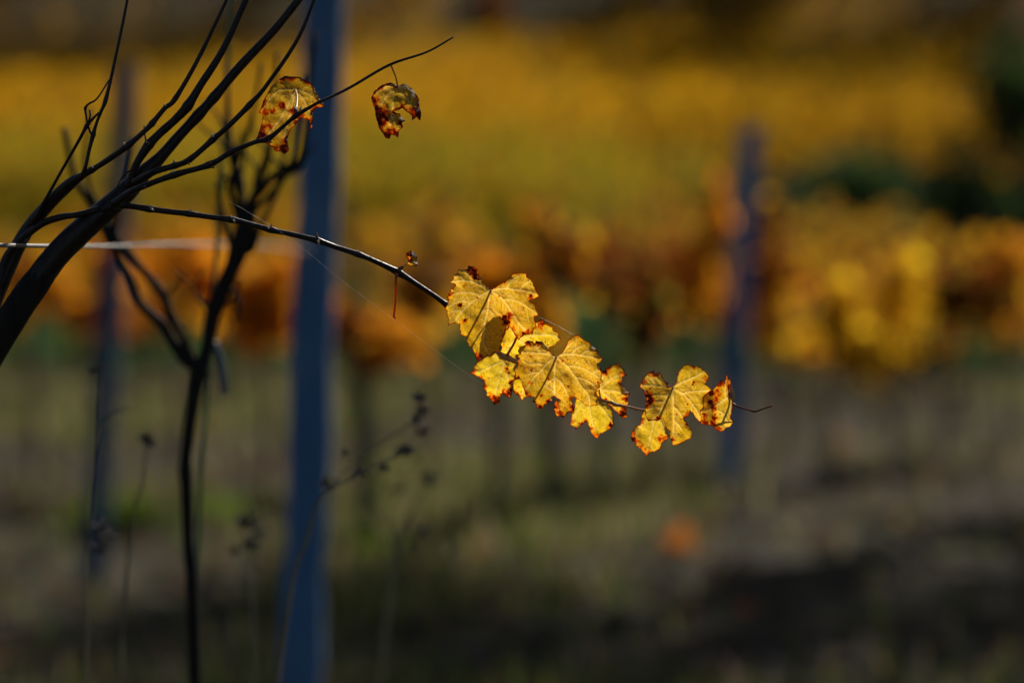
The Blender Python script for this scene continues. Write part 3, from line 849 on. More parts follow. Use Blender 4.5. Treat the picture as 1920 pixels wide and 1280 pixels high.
for (x, y, a, l, m, d) in [(279, 388, 40, 6, M_DRY, 3.622), (283, 391, -35, 7, M_DRY, 3.620), (356, 397, 60, 6, M_DRY, 3.612), (435, 409, 110, 6, M_DRY, 3.607), (437, 412, -50, 7, M_DRY, 3.606), (508, 427, 80, 8, M_BUD, 3.607), (505, 428, 150, 5, M_DRY, 3.607),
                           (594, 446, 90, 10, M_BUD, 3.607), (596, 450, -75, 9, M_DRY, 3.604), (673, 473, 120, 6, M_DRY, 3.612), (746, 507, 40, 14, M_BUD, 3.62), (745, 514, -100, 8, M_BUD, 3.615),
                           (951, 668, 60, 6, M_BUD, 3.625), (1150, 755, 150, 7, M_BUD, 3.62), (1153, 757, 0, 6, M_DRY, 3.62), (327, 306, 100, 7, M_BUD, 3.61), (352, 304, -60, 7, M_BUD, 3.605), (399, 257, 100, 8, M_DRY, 3.60), (325, 323, 95, 6, M_DRY, 3.595),
                           (393, 306, 60, 7, M_BUD, 3.58), (396, 313, -20, 8, M_BUD, 3.58), (270, 352, 60, 6, M_BUD, 3.60), (503, 264, -30, 9, M_BUD, 3.57), (234, 272, 110, 6, M_DRY, 3.59), (174, 315, 100, 5, M_DRY, 3.61), (1446, 761, 20, 4, M_BUD, 3.62), (556, 211, 110, 12, M_BUD, 3.572), (562, 208, 70, 9, M_DRY, 3.57), (280, 270, 150, 9, M_BUD, 3.64), (310, 200, 120, 7, M_BUD, 3.59)]:
    bud(x, y, d, a, l, m)


def K(ox, oy, s, pts):
    return [(ox + x * s, oy + y * s) for x, y in pts]


def inside_dist(q, poly):
    """distance from points q (n,2) to the segments of poly"""
    best = np.full(len(q), 1e9)
    for i in range(len(poly)):
        a, b = poly[i], poly[(i + 1) % len(poly)]
        e = b - a
        t = np.clip(((q - a) @ e) / (e @ e + 1e-9), 0, 1)
        best = np.minimum(best, np.hypot(*(q - a - t[:, None] * e).T))
    return best


def in_poly(q, poly):
    c = np.zeros(len(q), bool)
    j = len(poly) - 1
    for i in range(len(poly)):
        xi, yi = poly[i]
        xj, yj = poly[j]
        k = ((yi > q[:, 1]) != (yj > q[:, 1])) & (q[:, 0] < (xj - xi) * (q[:, 1] - yi) / (yj - yi + 1e-12) + xi)
        c ^= k
        j = i
    return c


def leaf(outline, depth, junction, prim, sec=(), seed=0, step=1.5, burn_w=3.0, burns=(), tilt=(0, 0), folds=(), wave=.004, curl=.004, tint=0.0, petiole=None, pm=None, label=None, auto=True, vw=1.0, puff=.0005):
    """outline, veins and scorched places in photo pixels; the sheet itself is curved in depth.
    folds: (x0, y0, x1, y1, slope): left of a line running down the sheet bends towards the camera"""
    r = np.random.default_rng(seed)
    poly = []
    out = np.array(outline, float)
    for i in range(len(out)):
        a, b = out[i], out[(i + 1) % len(out)]
        L = np.hypot(*(b - a))
        n = max(1, int(round(L / 3.2)))
        nr = np.array([-(b - a)[1], (b - a)[0]]) / (L + 1e-9)
        for k in range(n):
            poly.append(a + (b - a) * k / n + (nr * r.normal(0, .42) if k else 0))
    poly = np.array(poly)
    x0, y0 = poly.min(0)
    x1, y1 = poly.max(0)
    gx, gy = np.meshgrid(np.arange(x0, x1, step), np.arange(y0, y1, step))
    q = np.column_stack([gx.ravel(), gy.ravel()]) + r.uniform(-.25, .25, (gx.size, 2)) * step
    q = q[in_poly(q, poly)]
    q = q[inside_dist(q, poly) > step * .55]
    n = len(poly)
    allp = [Vector((float(a), float(b))) for a, b in np.vstack([poly, q])]
    vv, _, ff, _, _, _ = delaunay_2d_cdt(allp, [], [list(range(n))], 1, 1e-5)
    v2 = np.array([(a.x, a.y) for a in vv])
    ed = inside_dist(v2, poly)
    # vein field
    J = np.array(junction, float)
    segs = []

    def add(pl, w0, w1, lvl):
        pl = catmull(np.array(pl, float), 5)
        m = len(pl)
        for i in range(m - 1):
            segs.append((pl[i], pl[i + 1], w0 + (w1 - w0) * i / m, lvl))
        return pl
    prims = [add(pl, 2.1 * vw, .9 * vw, 1) for pl in prim]
    secs = [add(pl, 1.3 * vw, .7 * vw, .9) for pl in sec]
    if auto:
        for pl in prims + secs:
            L = np.hypot(*np.diff(pl, axis=0).T).sum()
            cnt = max(2, int(L / 11))
            for k in range(1, cnt):
                i = int(k / cnt * (len(pl) - 1))
                d = pl[min(i + 1, len(pl) - 1)] - pl[i]
                d /= np.hypot(*d) + 1e-9
                for sgn in (-1, 1):
                    a = sgn * R(r.uniform(48, 66))
                    e = np.array([d[0] * math.cos(a) - d[1] * math.sin(a), d[0] * math.sin(a) + d[1] * math.cos(a)])
                    ln = r.uniform(10, 26)
                    add([pl[i], pl[i] + e * ln * .5 + d * ln * .08, pl[i] + e * ln + d * ln * .25], .6 * vw, .35 * vw, .45)
    vein, wide = np.zeros(len(v2)), np.zeros(len(v2))
    for a, b, w, lv in segs:
        e = b - a
        bb = np.abs(v2 - (a + b) / 2).max(1) < np.hypot(*e) / 2 + 9
        if not bb.any():
            continue
        s = v2[bb]
        t = np.clip(((s - a) @ e) / (e @ e + 1e-9), 0, 1)
        dd = np.hypot(*(s - a - t[:, None] * e).T)
        vein[bb] = np.maximum(vein[bb], lv * (1 - sstep(w * .5, w * .5 + .9, dd)))
        wide[bb] = np.maximum(wide[bb], lv * np.exp(-(dd / 4.0) ** 2))
    # scorched margin
    nz = fbm(v2[:, 0] / 14 + seed, v2[:, 1] / 14 + 3.1 * seed, seed + 5)
    nf = fbm(v2[:, 0] / 5 + seed, v2[:, 1] / 5, seed + 9)
    wd = .72 * burn_w * np.clip((nz - .30) * 3.2, .05, 2.4) + .01
    burn = .85 * np.clip(1.15 - ed / wd, 0, 1)
    for (bx, by, br, bs) in burns:
        wq = max(2.2, br * .55)
        wx = (fbm(v2[:, 0] / wq + bx, v2[:, 1] / wq, seed + 41) - .5) * br * 1.7
        wy = (fbm(v2[:, 0] / wq, v2[:, 1] / wq + by, seed + 43) - .5) * br * 1.7
        dd = np.hypot(v2[:, 0] - bx + wx, v2[:, 1] - by + wy)
        burn = np.maximum(burn, bs * (1 - sstep(br * .25, br * (1.35 if br > 4.5 else 1.0), dd)))
    burn = np.clip(burn, 0, 1)
    # relief in depth (metres, + is away from the camera)
    u = v2 - J
    k = depth / PXR
    off = tilt[0] * u[:, 0] * k + tilt[1] * u[:, 1] * k
    for (ax, ay, bx, by, sl) in folds:
        e = np.array([bx - ax, by - ay], float)
        e /= np.hypot(*e)
        side = (v2[:, 1] - ay) * e[0] - (v2[:, 0] - ax) * e[1]
        sd = np.where(side > 0, side, 0)
        off = off - sl * k * (np.sqrt(sd * sd + 16) - 4)
    off = off + wave * (fbm(v2[:, 0] / 45 + seed * 1.7, v2[:, 1] / 45, seed + 21) - .5) * 2.2 + wave * .35 * (fbm(v2[:, 0] / 14, v2[:, 1] / 14 + seed, seed + 23) - .5)
    off = off - puff * wide - .0006 * vein
    off = off + curl * np.exp(-ed / 6.0) * (fbm(v2[:, 0] / 22 + 9, v2[:, 1] / 22 + seed, seed + 30) - .25) * 2.0 + .004 * burn * (nf - .5)
    V = [P(a, b, depth + o) for (a, b), o in zip(v2, off)]
    o = mesh_obj('leaf', V, ff, M_LEAF, root)
    me = o.data
    for nm, arr in (('vein', vein), ('burn', burn), ('tint', np.full(len(v2), tint))):
        at = me.attributes.new(nm, 'FLOAT', 'POINT')
        at.data.foreach_set('value', arr.astype(np.float32))
    at = me.attributes.new('leaf_pos', 'FLOAT_VECTOR', 'POINT')
    at.data.foreach_set('vector', np.column_stack([v2, np.full(len(v2), seed * 37.0)]).astype(np.float32).ravel())
    if label:
        o['label'] = label
    if petiole:
        V, F = tube_geo(px_rows(petiole), sides=8, n=6)
        pe = mesh_obj('petiole', V, F, pm or M_PETY, o)
    return o


A = lambda p: K(820, 490, .10938, p)
C1 = lambda p: K(800, 470, .19792, p)
C2c = lambda p: K(860, 580, .19792, p)
Cc = lambda p: K(950, 620, .10938, p)
C3 = lambda p: K(1120, 640, .1875, p)
E = lambda p: K(1170, 670, .11979, p)
T = lambda p: K(420, 180, .20855, p)
j = lambda f, x, y: f([(x, y)])[0]

# big upper leaf
leaf(C1([(605, 372), (570, 338), (540, 308), (518, 275), (497, 240), (496, 195), (480, 170), (465, 162), (445, 150), (420, 148), (390, 140), (388, 172), (355, 180), (298, 178), (292, 210), (250, 235), (255, 262), (222, 300), (272, 330), (230, 358), (228, 385), (210, 395), (200, 430), (188, 440), (205, 455), (200, 500), (178, 545), (192, 575), (190, 625), (200, 635), (205, 710), (240, 690), (270, 685), (300, 697), (318, 690), (306, 740), (322, 760), (318, 790), (345, 805), (375, 815), (385, 835), (380, 855), (395, 875), (395, 905), (430, 910), (440, 945), (460, 975), (458, 1000), (485, 1050), (510, 1025), (560, 1003), (582, 985), (600, 1006), (622, 975), (645, 960), (690, 950), (700, 900), (715, 860), (720, 810), (750, 740), (765, 705), (800, 735), (830, 790), (870, 852), (885, 830), (920, 800), (985, 790), (1010, 785), (1015, 740), (1045, 720), (1030, 690), (1020, 625), (1065, 610), (1040, 560), (1030, 510), (975, 470), (1068, 435), (1055, 395), (1030, 360), (1010, 305), (975, 265), (950, 245), (950, 215), (920, 212), (880, 210), (830, 215), (790, 245), (740, 290), (680, 325), (625, 362)]),
     3.600, j(A, 915, 500),
     [A([(915, 500), (780, 430), (620, 355), (450, 330), (300, 345), (220, 365)]), A([(915, 500), (800, 560), (690, 630), (560, 730), (430, 850), (300, 1020), (200, 1090)]), A([(915, 500), (885, 650), (870, 820), (830, 1000), (800, 1180), (800, 1400), (890, 1610)]), A([(915, 500), (1050, 590), (1180, 720), (1300, 900), (1420, 1080), (1560, 1230)]), A([(915, 500), (1060, 470), (1200, 465), (1400, 490), (1600, 525), (1740, 590)])],
     [A([(730, 600), (640, 550), (500, 535), (350, 545), (260, 580)]), A([(570, 720), (500, 690), (400, 690), (300, 720), (180, 790)]), A([(870, 820), (940, 880), (1000, 970)]), A([(870, 820), (800, 840), (740, 900)]), A([(620, 355), (570, 270), (500, 200), (430, 175)]), A([(460, 330), (380, 250), (290, 235)]), A([(770, 420), (740, 330), (700, 270)]), A([(1130, 660), (1250, 655), (1400, 700), (1600, 820), (1700, 900)]), A([(1200, 465), (1260, 340), (1400, 250)]), A([(1420, 490), (1500, 390), (1620, 330)]), A([(430, 850), (330, 840), (200, 880)])],
     seed=1, burn_w=2.6,
     burns=[(*j(A, 620, 150), 11, .75), (*j(A, 650, 240), 9, 1), (*j(A, 545, 120), 9, .95), (*j(A, 390, 750), 5.0, 1), (*j(A, 470, 1015), 5, .8), (*j(A, 1610, 590), 4, 1), (*j(A, 1610, 620), 7, .5), (*j(A, 1060, 590), 2.4, 1), (*j(A, 1150, 375), 4, .6), (*j(A, 1150, 960), 7, 1), (*j(A, 1190, 1030), 8, 1), (*j(A, 1240, 940), 8, .62), (*j(A, 1290, 1150), 6, .5), (*j(C1, 850, 810), 6, .6), (*j(C1, 920, 810), 8, .95), (*j(C1, 970, 775), 8, .65), (*j(C1, 490, 1010), 9, .7), (*j(C1, 725, 850), 5, .9), (*j(A, 200, 560), 7, .6), (*j(A, 450, 425), 2.2, .7), (*j(A, 690, 625), 2, .7), (*j(A, 910, 700), 2.2, .8), (*j(A, 700, 1030), 1.8, .8), (*j(A, 1100, 1180), 3, .6), (*j(A, 275, 480), 2.5, .7)],
     tilt=(.05, -.02), folds=[(919, 543, 900, 660, .42)], wave=.0045, tint=.12,
     petiole=[(920, 544.5, 4.5, 3.599), (917, 556, 4.2, 3.612), (906, 580, 4.2, 3.628), (893, 604, 5, 3.640), (886, 614, 6, 3.645)], pm=M_PETY, label='large yellow leaf with dark spots and a scorched notch')
# hidden leaf whose shadow falls on the lower lobe of the leaf above
off = sun_dir * (.030 / sun_dir.y)
sx, sy = off.x / 3.63 * PXR, -(off.z + SP * off.y) / 3.63 * PXR * 1.0
hid = [(a + sx, b + sy) for a, b in C1([(640, 640), (580, 680), (545, 750), (528, 800), (520, 880), (530, 930), (570, 960), (605, 1010), (650, 960), (695, 935), (705, 880), (720, 810), (745, 740), (765, 690), (720, 640), (680, 632)])]
leaf(hid, 3.630, hid[0], [[hid[0], ((hid[0][0] + hid[7][0]) / 2, (hid[0][1] + hid[7][1]) / 2), hid[7]]], seed=17, step=3, burn_w=2.5, tint=.3, wave=.003,
     petiole=[(*hid[1], 3, 3.630), (hid[1][0] - 8, hid[1][1] + 8, 3, 3.638), (hid[1][0] - 16, hid[1][1] + 20, 3.5, 3.646)])

# second big leaf
leaf(C2c([(925, 442), (890, 420), (850, 385), (820, 340), (790, 303), (730, 298), (722, 325), (700, 300), (660, 293), (625, 310), (628, 338), (575, 355), (560, 400), (575, 420), (540, 430), (575, 465), (550, 490), (560, 520), (525, 570), (535, 600), (540, 640), (528, 668), (580, 655), (598, 690), (606, 730), (622, 770), (640, 832), (690, 825), (716, 830), (702, 872), (735, 900), (740, 936), (800, 937), (810, 905), (840, 885), (888, 860), (880, 835), (905, 818), (925, 838), (960, 855), (925, 862), (902, 900), (900, 950), (925, 1005), (1000, 1024), (1020, 990), (1060, 970), (1088, 990), (1100, 945), (1075, 880), (1075, 845), (1100, 830), (1130, 850), (1170, 880), (1210, 910), (1260, 914), (1320, 906), (1310, 860), (1330, 830), (1298, 790), (1322, 770), (1300, 757), (1340, 740), (1330, 700), (1372, 692), (1350, 650), (1360, 610), (1340, 560), (1310, 510), (1340, 500), (1367, 460), (1330, 430), (1310, 380), (1270, 350), (1240, 310), (1190, 285), (1150, 260), (1140, 238), (1110, 243), (1080, 255), (1040, 290), (1015, 340), (990, 390), (955, 428)]),
     3.592, j(Cc, 850, 450),
     [Cc([(850, 450), (700, 400), (560, 385), (400, 370), (250, 375)]), Cc([(850, 450), (760, 510), (680, 580), (600, 680), (480, 790), (340, 1000)]), Cc([(850, 450), (830, 600), (825, 800), (820, 1000), (822, 1110), (860, 1250), (900, 1420)]), Cc([(850, 450), (1030, 600), (1180, 800), (1280, 950), (1400, 1100), (1430, 1280)]), Cc([(850, 450), (960, 410), (1120, 400), (1300, 420), (1480, 455), (1640, 480)])],
     [Cc([(1040, 600), (1200, 615), (1350, 670), (1500, 750), (1660, 860)]), Cc([(1180, 800), (1300, 820), (1450, 900), (1560, 1000)]), Cc([(835, 810), (930, 880), (1000, 1000), (1060, 1130)]), Cc([(828, 830), (760, 850), (700, 920)]), Cc([(960, 410), (1040, 280), (1150, 180)]), Cc([(1120, 400), (1180, 310), (1340, 240)]), Cc([(1290, 420), (1340, 360), (1500, 330)]), Cc([(680, 580), (560, 565), (400, 575), (280, 520)]), Cc([(590, 390), (540, 300), (480, 250)]), Cc([(730, 405), (690, 340), (620, 280)]), Cc([(820, 1060), (700, 960), (620, 920)]), Cc([(560, 720), (450, 720), (330, 760)]), Cc([(1480, 740), (1520, 700), (1600, 690)])],
     seed=2, burn_w=3.0,
     burns=[(*j(C2c, 665, 305), 8, .68), (*j(C2c, 755, 312), 7, .95), (*j(C2c, 560, 500), 4, .7), (*j(Cc, 415, 430), 2.8, .8), (*j(Cc, 430, 670), 3.2, 1), (*j(Cc, 720, 825), 3.2, 1), (*j(Cc, 1060, 950), 3, .9), (*j(Cc, 960, 510), 3.2, .5), (*j(Cc, 1035, 500), 2, .6), (*j(Cc, 1100, 530), 1.8, .5), (*j(Cc, 985, 765), 1.8, .8), (*j(Cc, 1570, 885), 3.5, .9), (*j(C2c, 605, 730), 5, 1), (*j(C2c, 625, 790), 7, .7), (*j(C2c, 560, 660), 5, .9), (*j(C2c, 660, 830), 6, .55), (*j(C2c, 712, 875), 5, 1), (*j(C2c, 765, 930), 8, .85), (*j(C2c, 850, 875), 6, .9), (*j(C2c, 785, 810), 4, .6), (*j(C2c, 910, 830), 4, .9), (*j(C2c, 912, 925), 8, .95), (*j(C2c, 930, 900), 6, .5), (*j(C2c, 960, 985), 9, .62), (*j(C2c, 985, 1015), 5, 1), (*j(C2c, 1085, 940), 7, .8), (*j(C2c, 1070, 840), 5, .6), (*j(C2c, 1310, 775), 4, .7), (*j(C2c, 1120, 265), 5, .3), (*j(Cc, 300, 640), 4, .45), (*j(Cc, 400, 900), 5, .4)],
     tilt=(.05, -.03), folds=[(1043, 669, 1040, 760, .36)], wave=.0045, tint=.10,
     petiole=[(1043, 669, 4.2, 3.591), (1040, 682, 4, 3.605), (1030, 696, 4, 3.62), (1018, 702, 5, 3.634)], label='large yellow leaf hanging in the middle of the cane')
# leaf behind and between the two
leaf(C2c([(730, 120), (800, 95), (805, 130), (850, 152), (895, 165), (900, 205), (945, 225), (950, 260), (972, 280), (935, 315), (900, 350), (860, 360), (845, 430), (760, 440), (680, 455), (585, 462), (540, 435), (545, 480), (480, 470), (420, 440), (392, 400), (410, 360), (392, 320), (425, 260), (440, 215), (478, 158), (520, 120), (600, 90), (680, 70)]),
     3.648, j(C2c, 545, 275), [C2c([(545, 275), (640, 260), (760, 240), (900, 250), (965, 280)]), C2c([(545, 275), (640, 200), (800, 110)]), C2c([(545, 275), (640, 340), (760, 410), (840, 425)]), C2c([(545, 275), (480, 350), (430, 430)]), C2c([(545, 275), (500, 200), (478, 165)])],
     seed=3, step=2.0, burn_w=1.2, burns=[(*j(C2c, 775, 120), 13, .55), (*j(C2c, 785, 135), 6, .7), (*j(C2c, 430, 340), 3, .5), (*j(C2c, 900, 170), 5, .3)], tint=.85, wave=.004, vw=.8,
     petiole=[(*j(C2c, 545, 272), 5, 3.643), (*j(C2c, 520, 330), 4.4, 3.638), (*j(C2c, 490, 380), 4.4, 3.635), (*j(C2c, 460, 432), 5.5, 3.632)], pm=M_PET, label='pale yellow leaf behind the two largest leaves')
# lower left bright leaf
leaf(C2c([(345, 408), (390, 425), (425, 470), (480, 490), (545, 515), (522, 560), (545, 590), (535, 640), (510, 690), (515, 760), (497, 832), (455, 825), (415, 800), (400, 800), (388, 830), (392, 880), (330, 908), (320, 870), (295, 850), (290, 820), (262, 830), (265, 780), (230, 740), (245, 700), (240, 665), (200, 650), (160, 625), (105, 603), (140, 570), (150, 530), (190, 490), (230, 470), (270, 440), (310, 440)]),
     3.672, j(C2c, 440, 480), [C2c([(440, 480), (330, 530), (220, 580), (110, 603)]), C2c([(440, 480), (400, 600), (360, 740), (335, 890)]), C2c([(440, 480), (460, 600), (480, 720), (490, 820)]), C2c([(440, 480), (370, 450), (345, 412)]), C2c([(440, 480), (500, 500), (540, 517)])],
     seed=4, step=1.8, burn_w=2.6, burns=[(*j(C2c, 455, 560), 5, .9), (*j(C2c, 475, 610), 4.5, .6), (*j(C2c, 498, 690), 6, .7), (*j(C2c, 500, 760), 7, .75), (*j(C2c, 470, 800), 9, .85), (*j(C2c, 430, 800), 7, .8), (*j(C2c, 345, 860), 11, .75), (*j(C2c, 345, 895), 9, 1), (*j(C2c, 240, 710), 8, .6), (*j(C2c, 130, 600), 9, .5), (*j(C2c, 300, 830), 8, .5), (*j(C2c, 240, 605), 2, .5), (*j(C2c, 290, 650), 2.2, .5), (*j(C2c, 265, 580), 2, .4), (*j(C2c, 200, 640), 5, .45)],
     tint=.95, wave=.004, tilt=(.0, -.10), vw=.7, petiole=[(*j(C2c, 440, 480), 4, 3.672), (*j(C2c, 455, 465), 4, 3.655), (*j(C2c, 475, 452), 4.5, 3.638)], label='bright yellow leaf with scorched tip below the cane')
# sliver behind the second leaf
leaf(C2c([(515, 690), (540, 650), (700, 620), (740, 740), (690, 800), (637, 830), (600, 866), (570, 820), (520, 785)]), 3.675, j(C2c, 690, 640), [C2c([(690, 640), (620, 740), (600, 850)])],
     seed=5, step=2.2, burn_w=1.5, burns=[(*j(C2c, 560, 815), 7, .75), (*j(C2c, 530, 790), 6, .8), (*j(C2c, 572, 738), 2, .6)], tint=.9, wave=.003, vw=.7,
     petiole=[(*j(C2c, 690, 640), 3.5, 3.675), (*j(C2c, 700, 620), 3.5, 3.655), (*j(C2c, 715, 600), 4, 3.636)])
# bottom bright leaf
leaf(C2c([(1110, 800), (1100, 920), (1070, 990), (1053, 1090), (1085, 1105), (1115, 1135), (1160, 1100), (1205, 1058), (1240, 1110), (1250, 1160), (1280, 1200), (1300, 1218), (1325, 1213), (1340, 1180), (1400, 1150), (1450, 1120), (1477, 1080), (1465, 1010), (1440, 930), (1400, 880), (1350, 850), (1310, 780), (1220, 730), (1140, 750)]),
     3.682, j(C2c, 1235, 800), [C2c([(1235, 800), (1240, 920), (1260, 1050), (1310, 1205)]), C2c([(1235, 800), (1160, 900), (1100, 1000), (1060, 1090)]), C2c([(1235, 800), (1330, 900), (1410, 1000), (1470, 1080)])],
     seed=6, step=1.8, burn_w=2.4, burns=[(*j(C2c, 1160, 1105), 8, .7), (*j(C2c, 1205, 1065), 5, .8), (*j(C2c, 1112, 1130), 5, .9), (*j(C2c, 1450, 1105), 8, .95), (*j(C2c, 1290, 1195), 10, .4), (*j(C2c, 1245, 1130), 6, .5), (*j(C2c, 1060, 1060), 8, .35)],
     tint=.95, wave=.004, tilt=(0, -.12), vw=.7, petiole=[(*j(C2c, 1235, 800), 3.6, 3.682), (*j(C2c, 1238, 815), 3.6, 3.66), (*j(C2c, 1245, 832), 4, 3.636)], label='bright yellow leaf with two lobes at the bottom')
# right leaf behind the second
leaf(C2c([(1340, 552), (1365, 590), (1380, 580), (1420, 545), (1470, 520), (1525, 505), (1530, 540), (1560, 555), (1580, 600), (1599, 620), (1550, 645), (1545, 690), (1510, 690), (1570, 730), (1590, 770), (1622, 795), (1600, 840), (1607, 880), (1590, 940), (1590, 990), (1608, 1020), (1560, 1032), (1530, 1010), (1480, 960), (1430, 910), (1370, 860), (1310, 820), (1270, 740), (1290, 620)]),
     3.650, j(C2c, 1330, 760), [C2c([(1330, 760), (1420, 680), (1520, 620), (1595, 620)]), C2c([(1330, 760), (1440, 770), (1560, 790), (1615, 797)]), C2c([(1330, 760), (1440, 850), (1530, 930), (1590, 1015)]), C2c([(1330, 760), (1360, 660), (1400, 580)])],
     seed=7, step=1.8, burn_w=3.2, burns=[(*j(C2c, 1375, 565), 11, .95), (*j(C2c, 1420, 560), 7, .6), (*j(C2c, 1590, 850), 8, .75), (*j(C2c, 1575, 940), 9, .8), (*j(C2c, 1565, 985), 8, .95), (*j(C2c, 1550, 620), 7, .4), (*j(C2c, 1540, 700), 6, .6), (*j(C2c, 1395, 845), 4, .8), (*j(C2c, 1600, 800), 5, .4), (*j(C2c, 1530, 520), 7, .45)],
     tint=.45, wave=.004, tilt=(.25, .0), vw=.8, petiole=[(*j(C2c, 1330, 760), 3.4, 3.650), (*j(C2c, 1336, 800), 3.4, 3.643), (*j(C2c, 1345, 845), 3.6, 3.632)], label='orange rimmed leaf right of the middle leaf')
# right big leaf
leaf(C3([(748, 458), (700, 408), (660, 370), (640, 325), (600, 300), (555, 293), (500, 320), (470, 360), (430, 420), (428, 455), (465, 480), (470, 530), (490, 560), (485, 620), (473, 680), (480, 740), (515, 800), (560, 790), (610, 790), (655, 770), (670, 800), (690, 860), (715, 890), (720, 960), (738, 980), (750, 1038), (800, 1032), (850, 1010), (900, 980), (937, 970), (952, 900), (920, 850), (880, 790), (868, 770), (918, 738), (925, 690), (960, 720), (990, 770), (1025, 818), (1062, 770), (1040, 690), (1070, 650), (1060, 560), (1100, 520), (1142, 485), (1100, 440), (1080, 415), (1112, 375), (1112, 345), (1070, 290), (1040, 265), (1000, 243), (960, 245), (900, 228), (860, 245), (820, 290), (800, 350), (790, 400)]),
     3.598, j(E, 765, 470),
     [E([(765, 470), (620, 455), (450, 440), (270, 440)]), E([(765, 470), (700, 560), (640, 680), (560, 860), (430, 980)]), E([(765, 470), (770, 650), (780, 850), (780, 1050), (775, 1300)]), E([(765, 470), (840, 520), (920, 560), (1050, 535), (1180, 530), (1350, 520)]), E([(765, 470), (900, 390), (1050, 330), (1250, 230)])],
     [E([(920, 560), (1050, 700), (1150, 850), (1190, 1010)]), E([(780, 770), (850, 840), (960, 1000)]), E([(660, 600), (560, 585), (430, 590)]), E([(600, 690), (490, 690)]), E([(450, 440), (380, 360), (300, 340)]), E([(520, 445), (440, 340), (370, 290)]), E([(620, 455), (540, 330), (480, 260)]), E([(680, 465), (620, 380), (580, 280)]), E([(570, 790), (480, 780), (370, 810)]), E([(780, 1000), (850, 1050), (900, 1120)])],
     seed=8, burn_w=2.6,
     burns=[(*j(E, 380, 600), 9, .95), (*j(E, 410, 680), 8, .85), (*j(E, 350, 760), 6, .75), (*j(E, 690, 400), 7, .65), (*j(E, 740, 430), 6, .5), (*j(E, 480, 230), 9, .6), (*j(E, 290, 380), 7, .55), (*j(E, 1100, 395), 4, .85), (*j(E, 1075, 415), 3, .7), (*j(E, 980, 910), 8, .5), (*j(E, 960, 950), 5, .9), (*j(E, 990, 730), 2.4, .8), (*j(E, 400, 500), 3, .6), (*j(E, 530, 950), 6, .7), (*j(E, 760, 1280), 5, .8), (*j(E, 820, 890), 2.5, .5), (*j(E, 1080, 140), 5, .6), (*j(E, 1290, 350), 6, .4), (*j(C3, 900, 830), 5, .7)],
     tilt=(.04, -.03), folds=[(1261, 726, 1262, 830, 1.0)], wave=.004, tint=.25, puff=.0007,
     petiole=[(1261.6, 726, 4, 3.597), (1259, 738, 3.8, 3.612), (1254, 752, 3.8, 3.625), (1250, 768, 4.2, 3.634)], label='three lobed yellow leaf with a shaded brown left side')
# leaf below it
leaf(C3([(460, 690), (440, 740), (430, 830), (385, 850), (345, 900), (335, 960), (350, 1003), (375, 1000), (390, 1050), (430, 1070), (460, 1110), (495, 1147), (520, 1110), (580, 1100), (637, 1065), (640, 1020), (700, 980), (717, 950), (700, 890), (695, 830), (670, 760), (640, 700), (560, 650), (490, 655)]),
     3.672, j(C3, 570, 690), [C3([(570, 690), (555, 850), (520, 1000), (495, 1140)]), C3([(570, 690), (470, 800), (400, 900), (350, 980)]), C3([(570, 690), (640, 820), (680, 900), (710, 950)])],
     seed=9, step=1.8, burn_w=3.6, burns=[(*j(C3, 360, 985), 7, .95), (*j(C3, 350, 920), 8, .5), (*j(C3, 635, 975), 8, .6), (*j(C3, 400, 990), 6, .5), (*j(C3, 500, 1110), 10, .45), (*j(C3, 445, 790), 6, .4), (*j(C3, 700, 960), 6, .5), (*j(C3, 440, 1050), 7, .45)],
     tint=.6, wave=.006, tilt=(0, -.08), folds=[(1192, 800, 1186, 850, .5)], vw=.7, petiole=[(*j(C3, 570, 690), 3.4, 3.672), (*j(C3, 570, 690)[:1], 766, 3.4, 3.652), (1228, 769, 3.6, 3.633)], label='orange yellow leaf hanging under the three lobed leaf')
# end leaf, folded in two
leaf(C3([(1290, 328), (1312, 370), (1337, 390), (1330, 470), (1330, 540), (1350, 610), (1357, 680), (1335, 760), (1367, 803), (1325, 852), (1290, 860), (1255, 902), (1190, 890), (1170, 850), (1130, 838), (1060, 832), (1028, 812), (1045, 770), (1022, 690), (1060, 655), (1052, 560), (1110, 508), (1150, 490), (1210, 420), (1240, 378), (1275, 415)]),
     3.604, j(C3, 1345, 590), [C3([(1345, 590), (1290, 560), (1285, 450), (1293, 345)]), C3([(1345, 590), (1300, 690), (1250, 800), (1230, 890)]), C3([(1345, 590), (1330, 700), (1350, 800)]), C3([(1300, 560), (1220, 620), (1120, 680), (1030, 700)])], [C3([(1200, 690), (1260, 720), (1300, 800), (1330, 840)])],
     seed=10, burn_w=3.2, burns=[(*j(C3, 1200, 500), 11, .55), (*j(C3, 1190, 580), 8, .6), (*j(C3, 1225, 410), 9, .65), (*j(C3, 1160, 760), 8, .72), (*j(C3, 1165, 660), 7, .72), (*j(C3, 1130, 605), 6, .85), (*j(C3, 1080, 810), 8, .7), (*j(C3, 1070, 740), 5, .7), (*j(C3, 1140, 520), 6, .8), (*j(C3, 1310, 450), 7, .5), (*j(C3, 1300, 360), 9, .4), (*j(C3, 1210, 880), 9, .55), (*j(C3, 1325, 530), 6, .6), (*j(C3, 1150, 820), 7, .7)],
     tint=.35, wave=.005, tilt=(.1, 0), folds=[(1340, 690, 1341, 815, 1.15)], label='small folded leaf with red edges at the end of the cane',
     petiole=[(1368, 718, 3, 3.606), (1372, 728, 3.2, 3.61), (1376, 742, 3.4, 3.616), (1372, 756, 4, 3.624)])
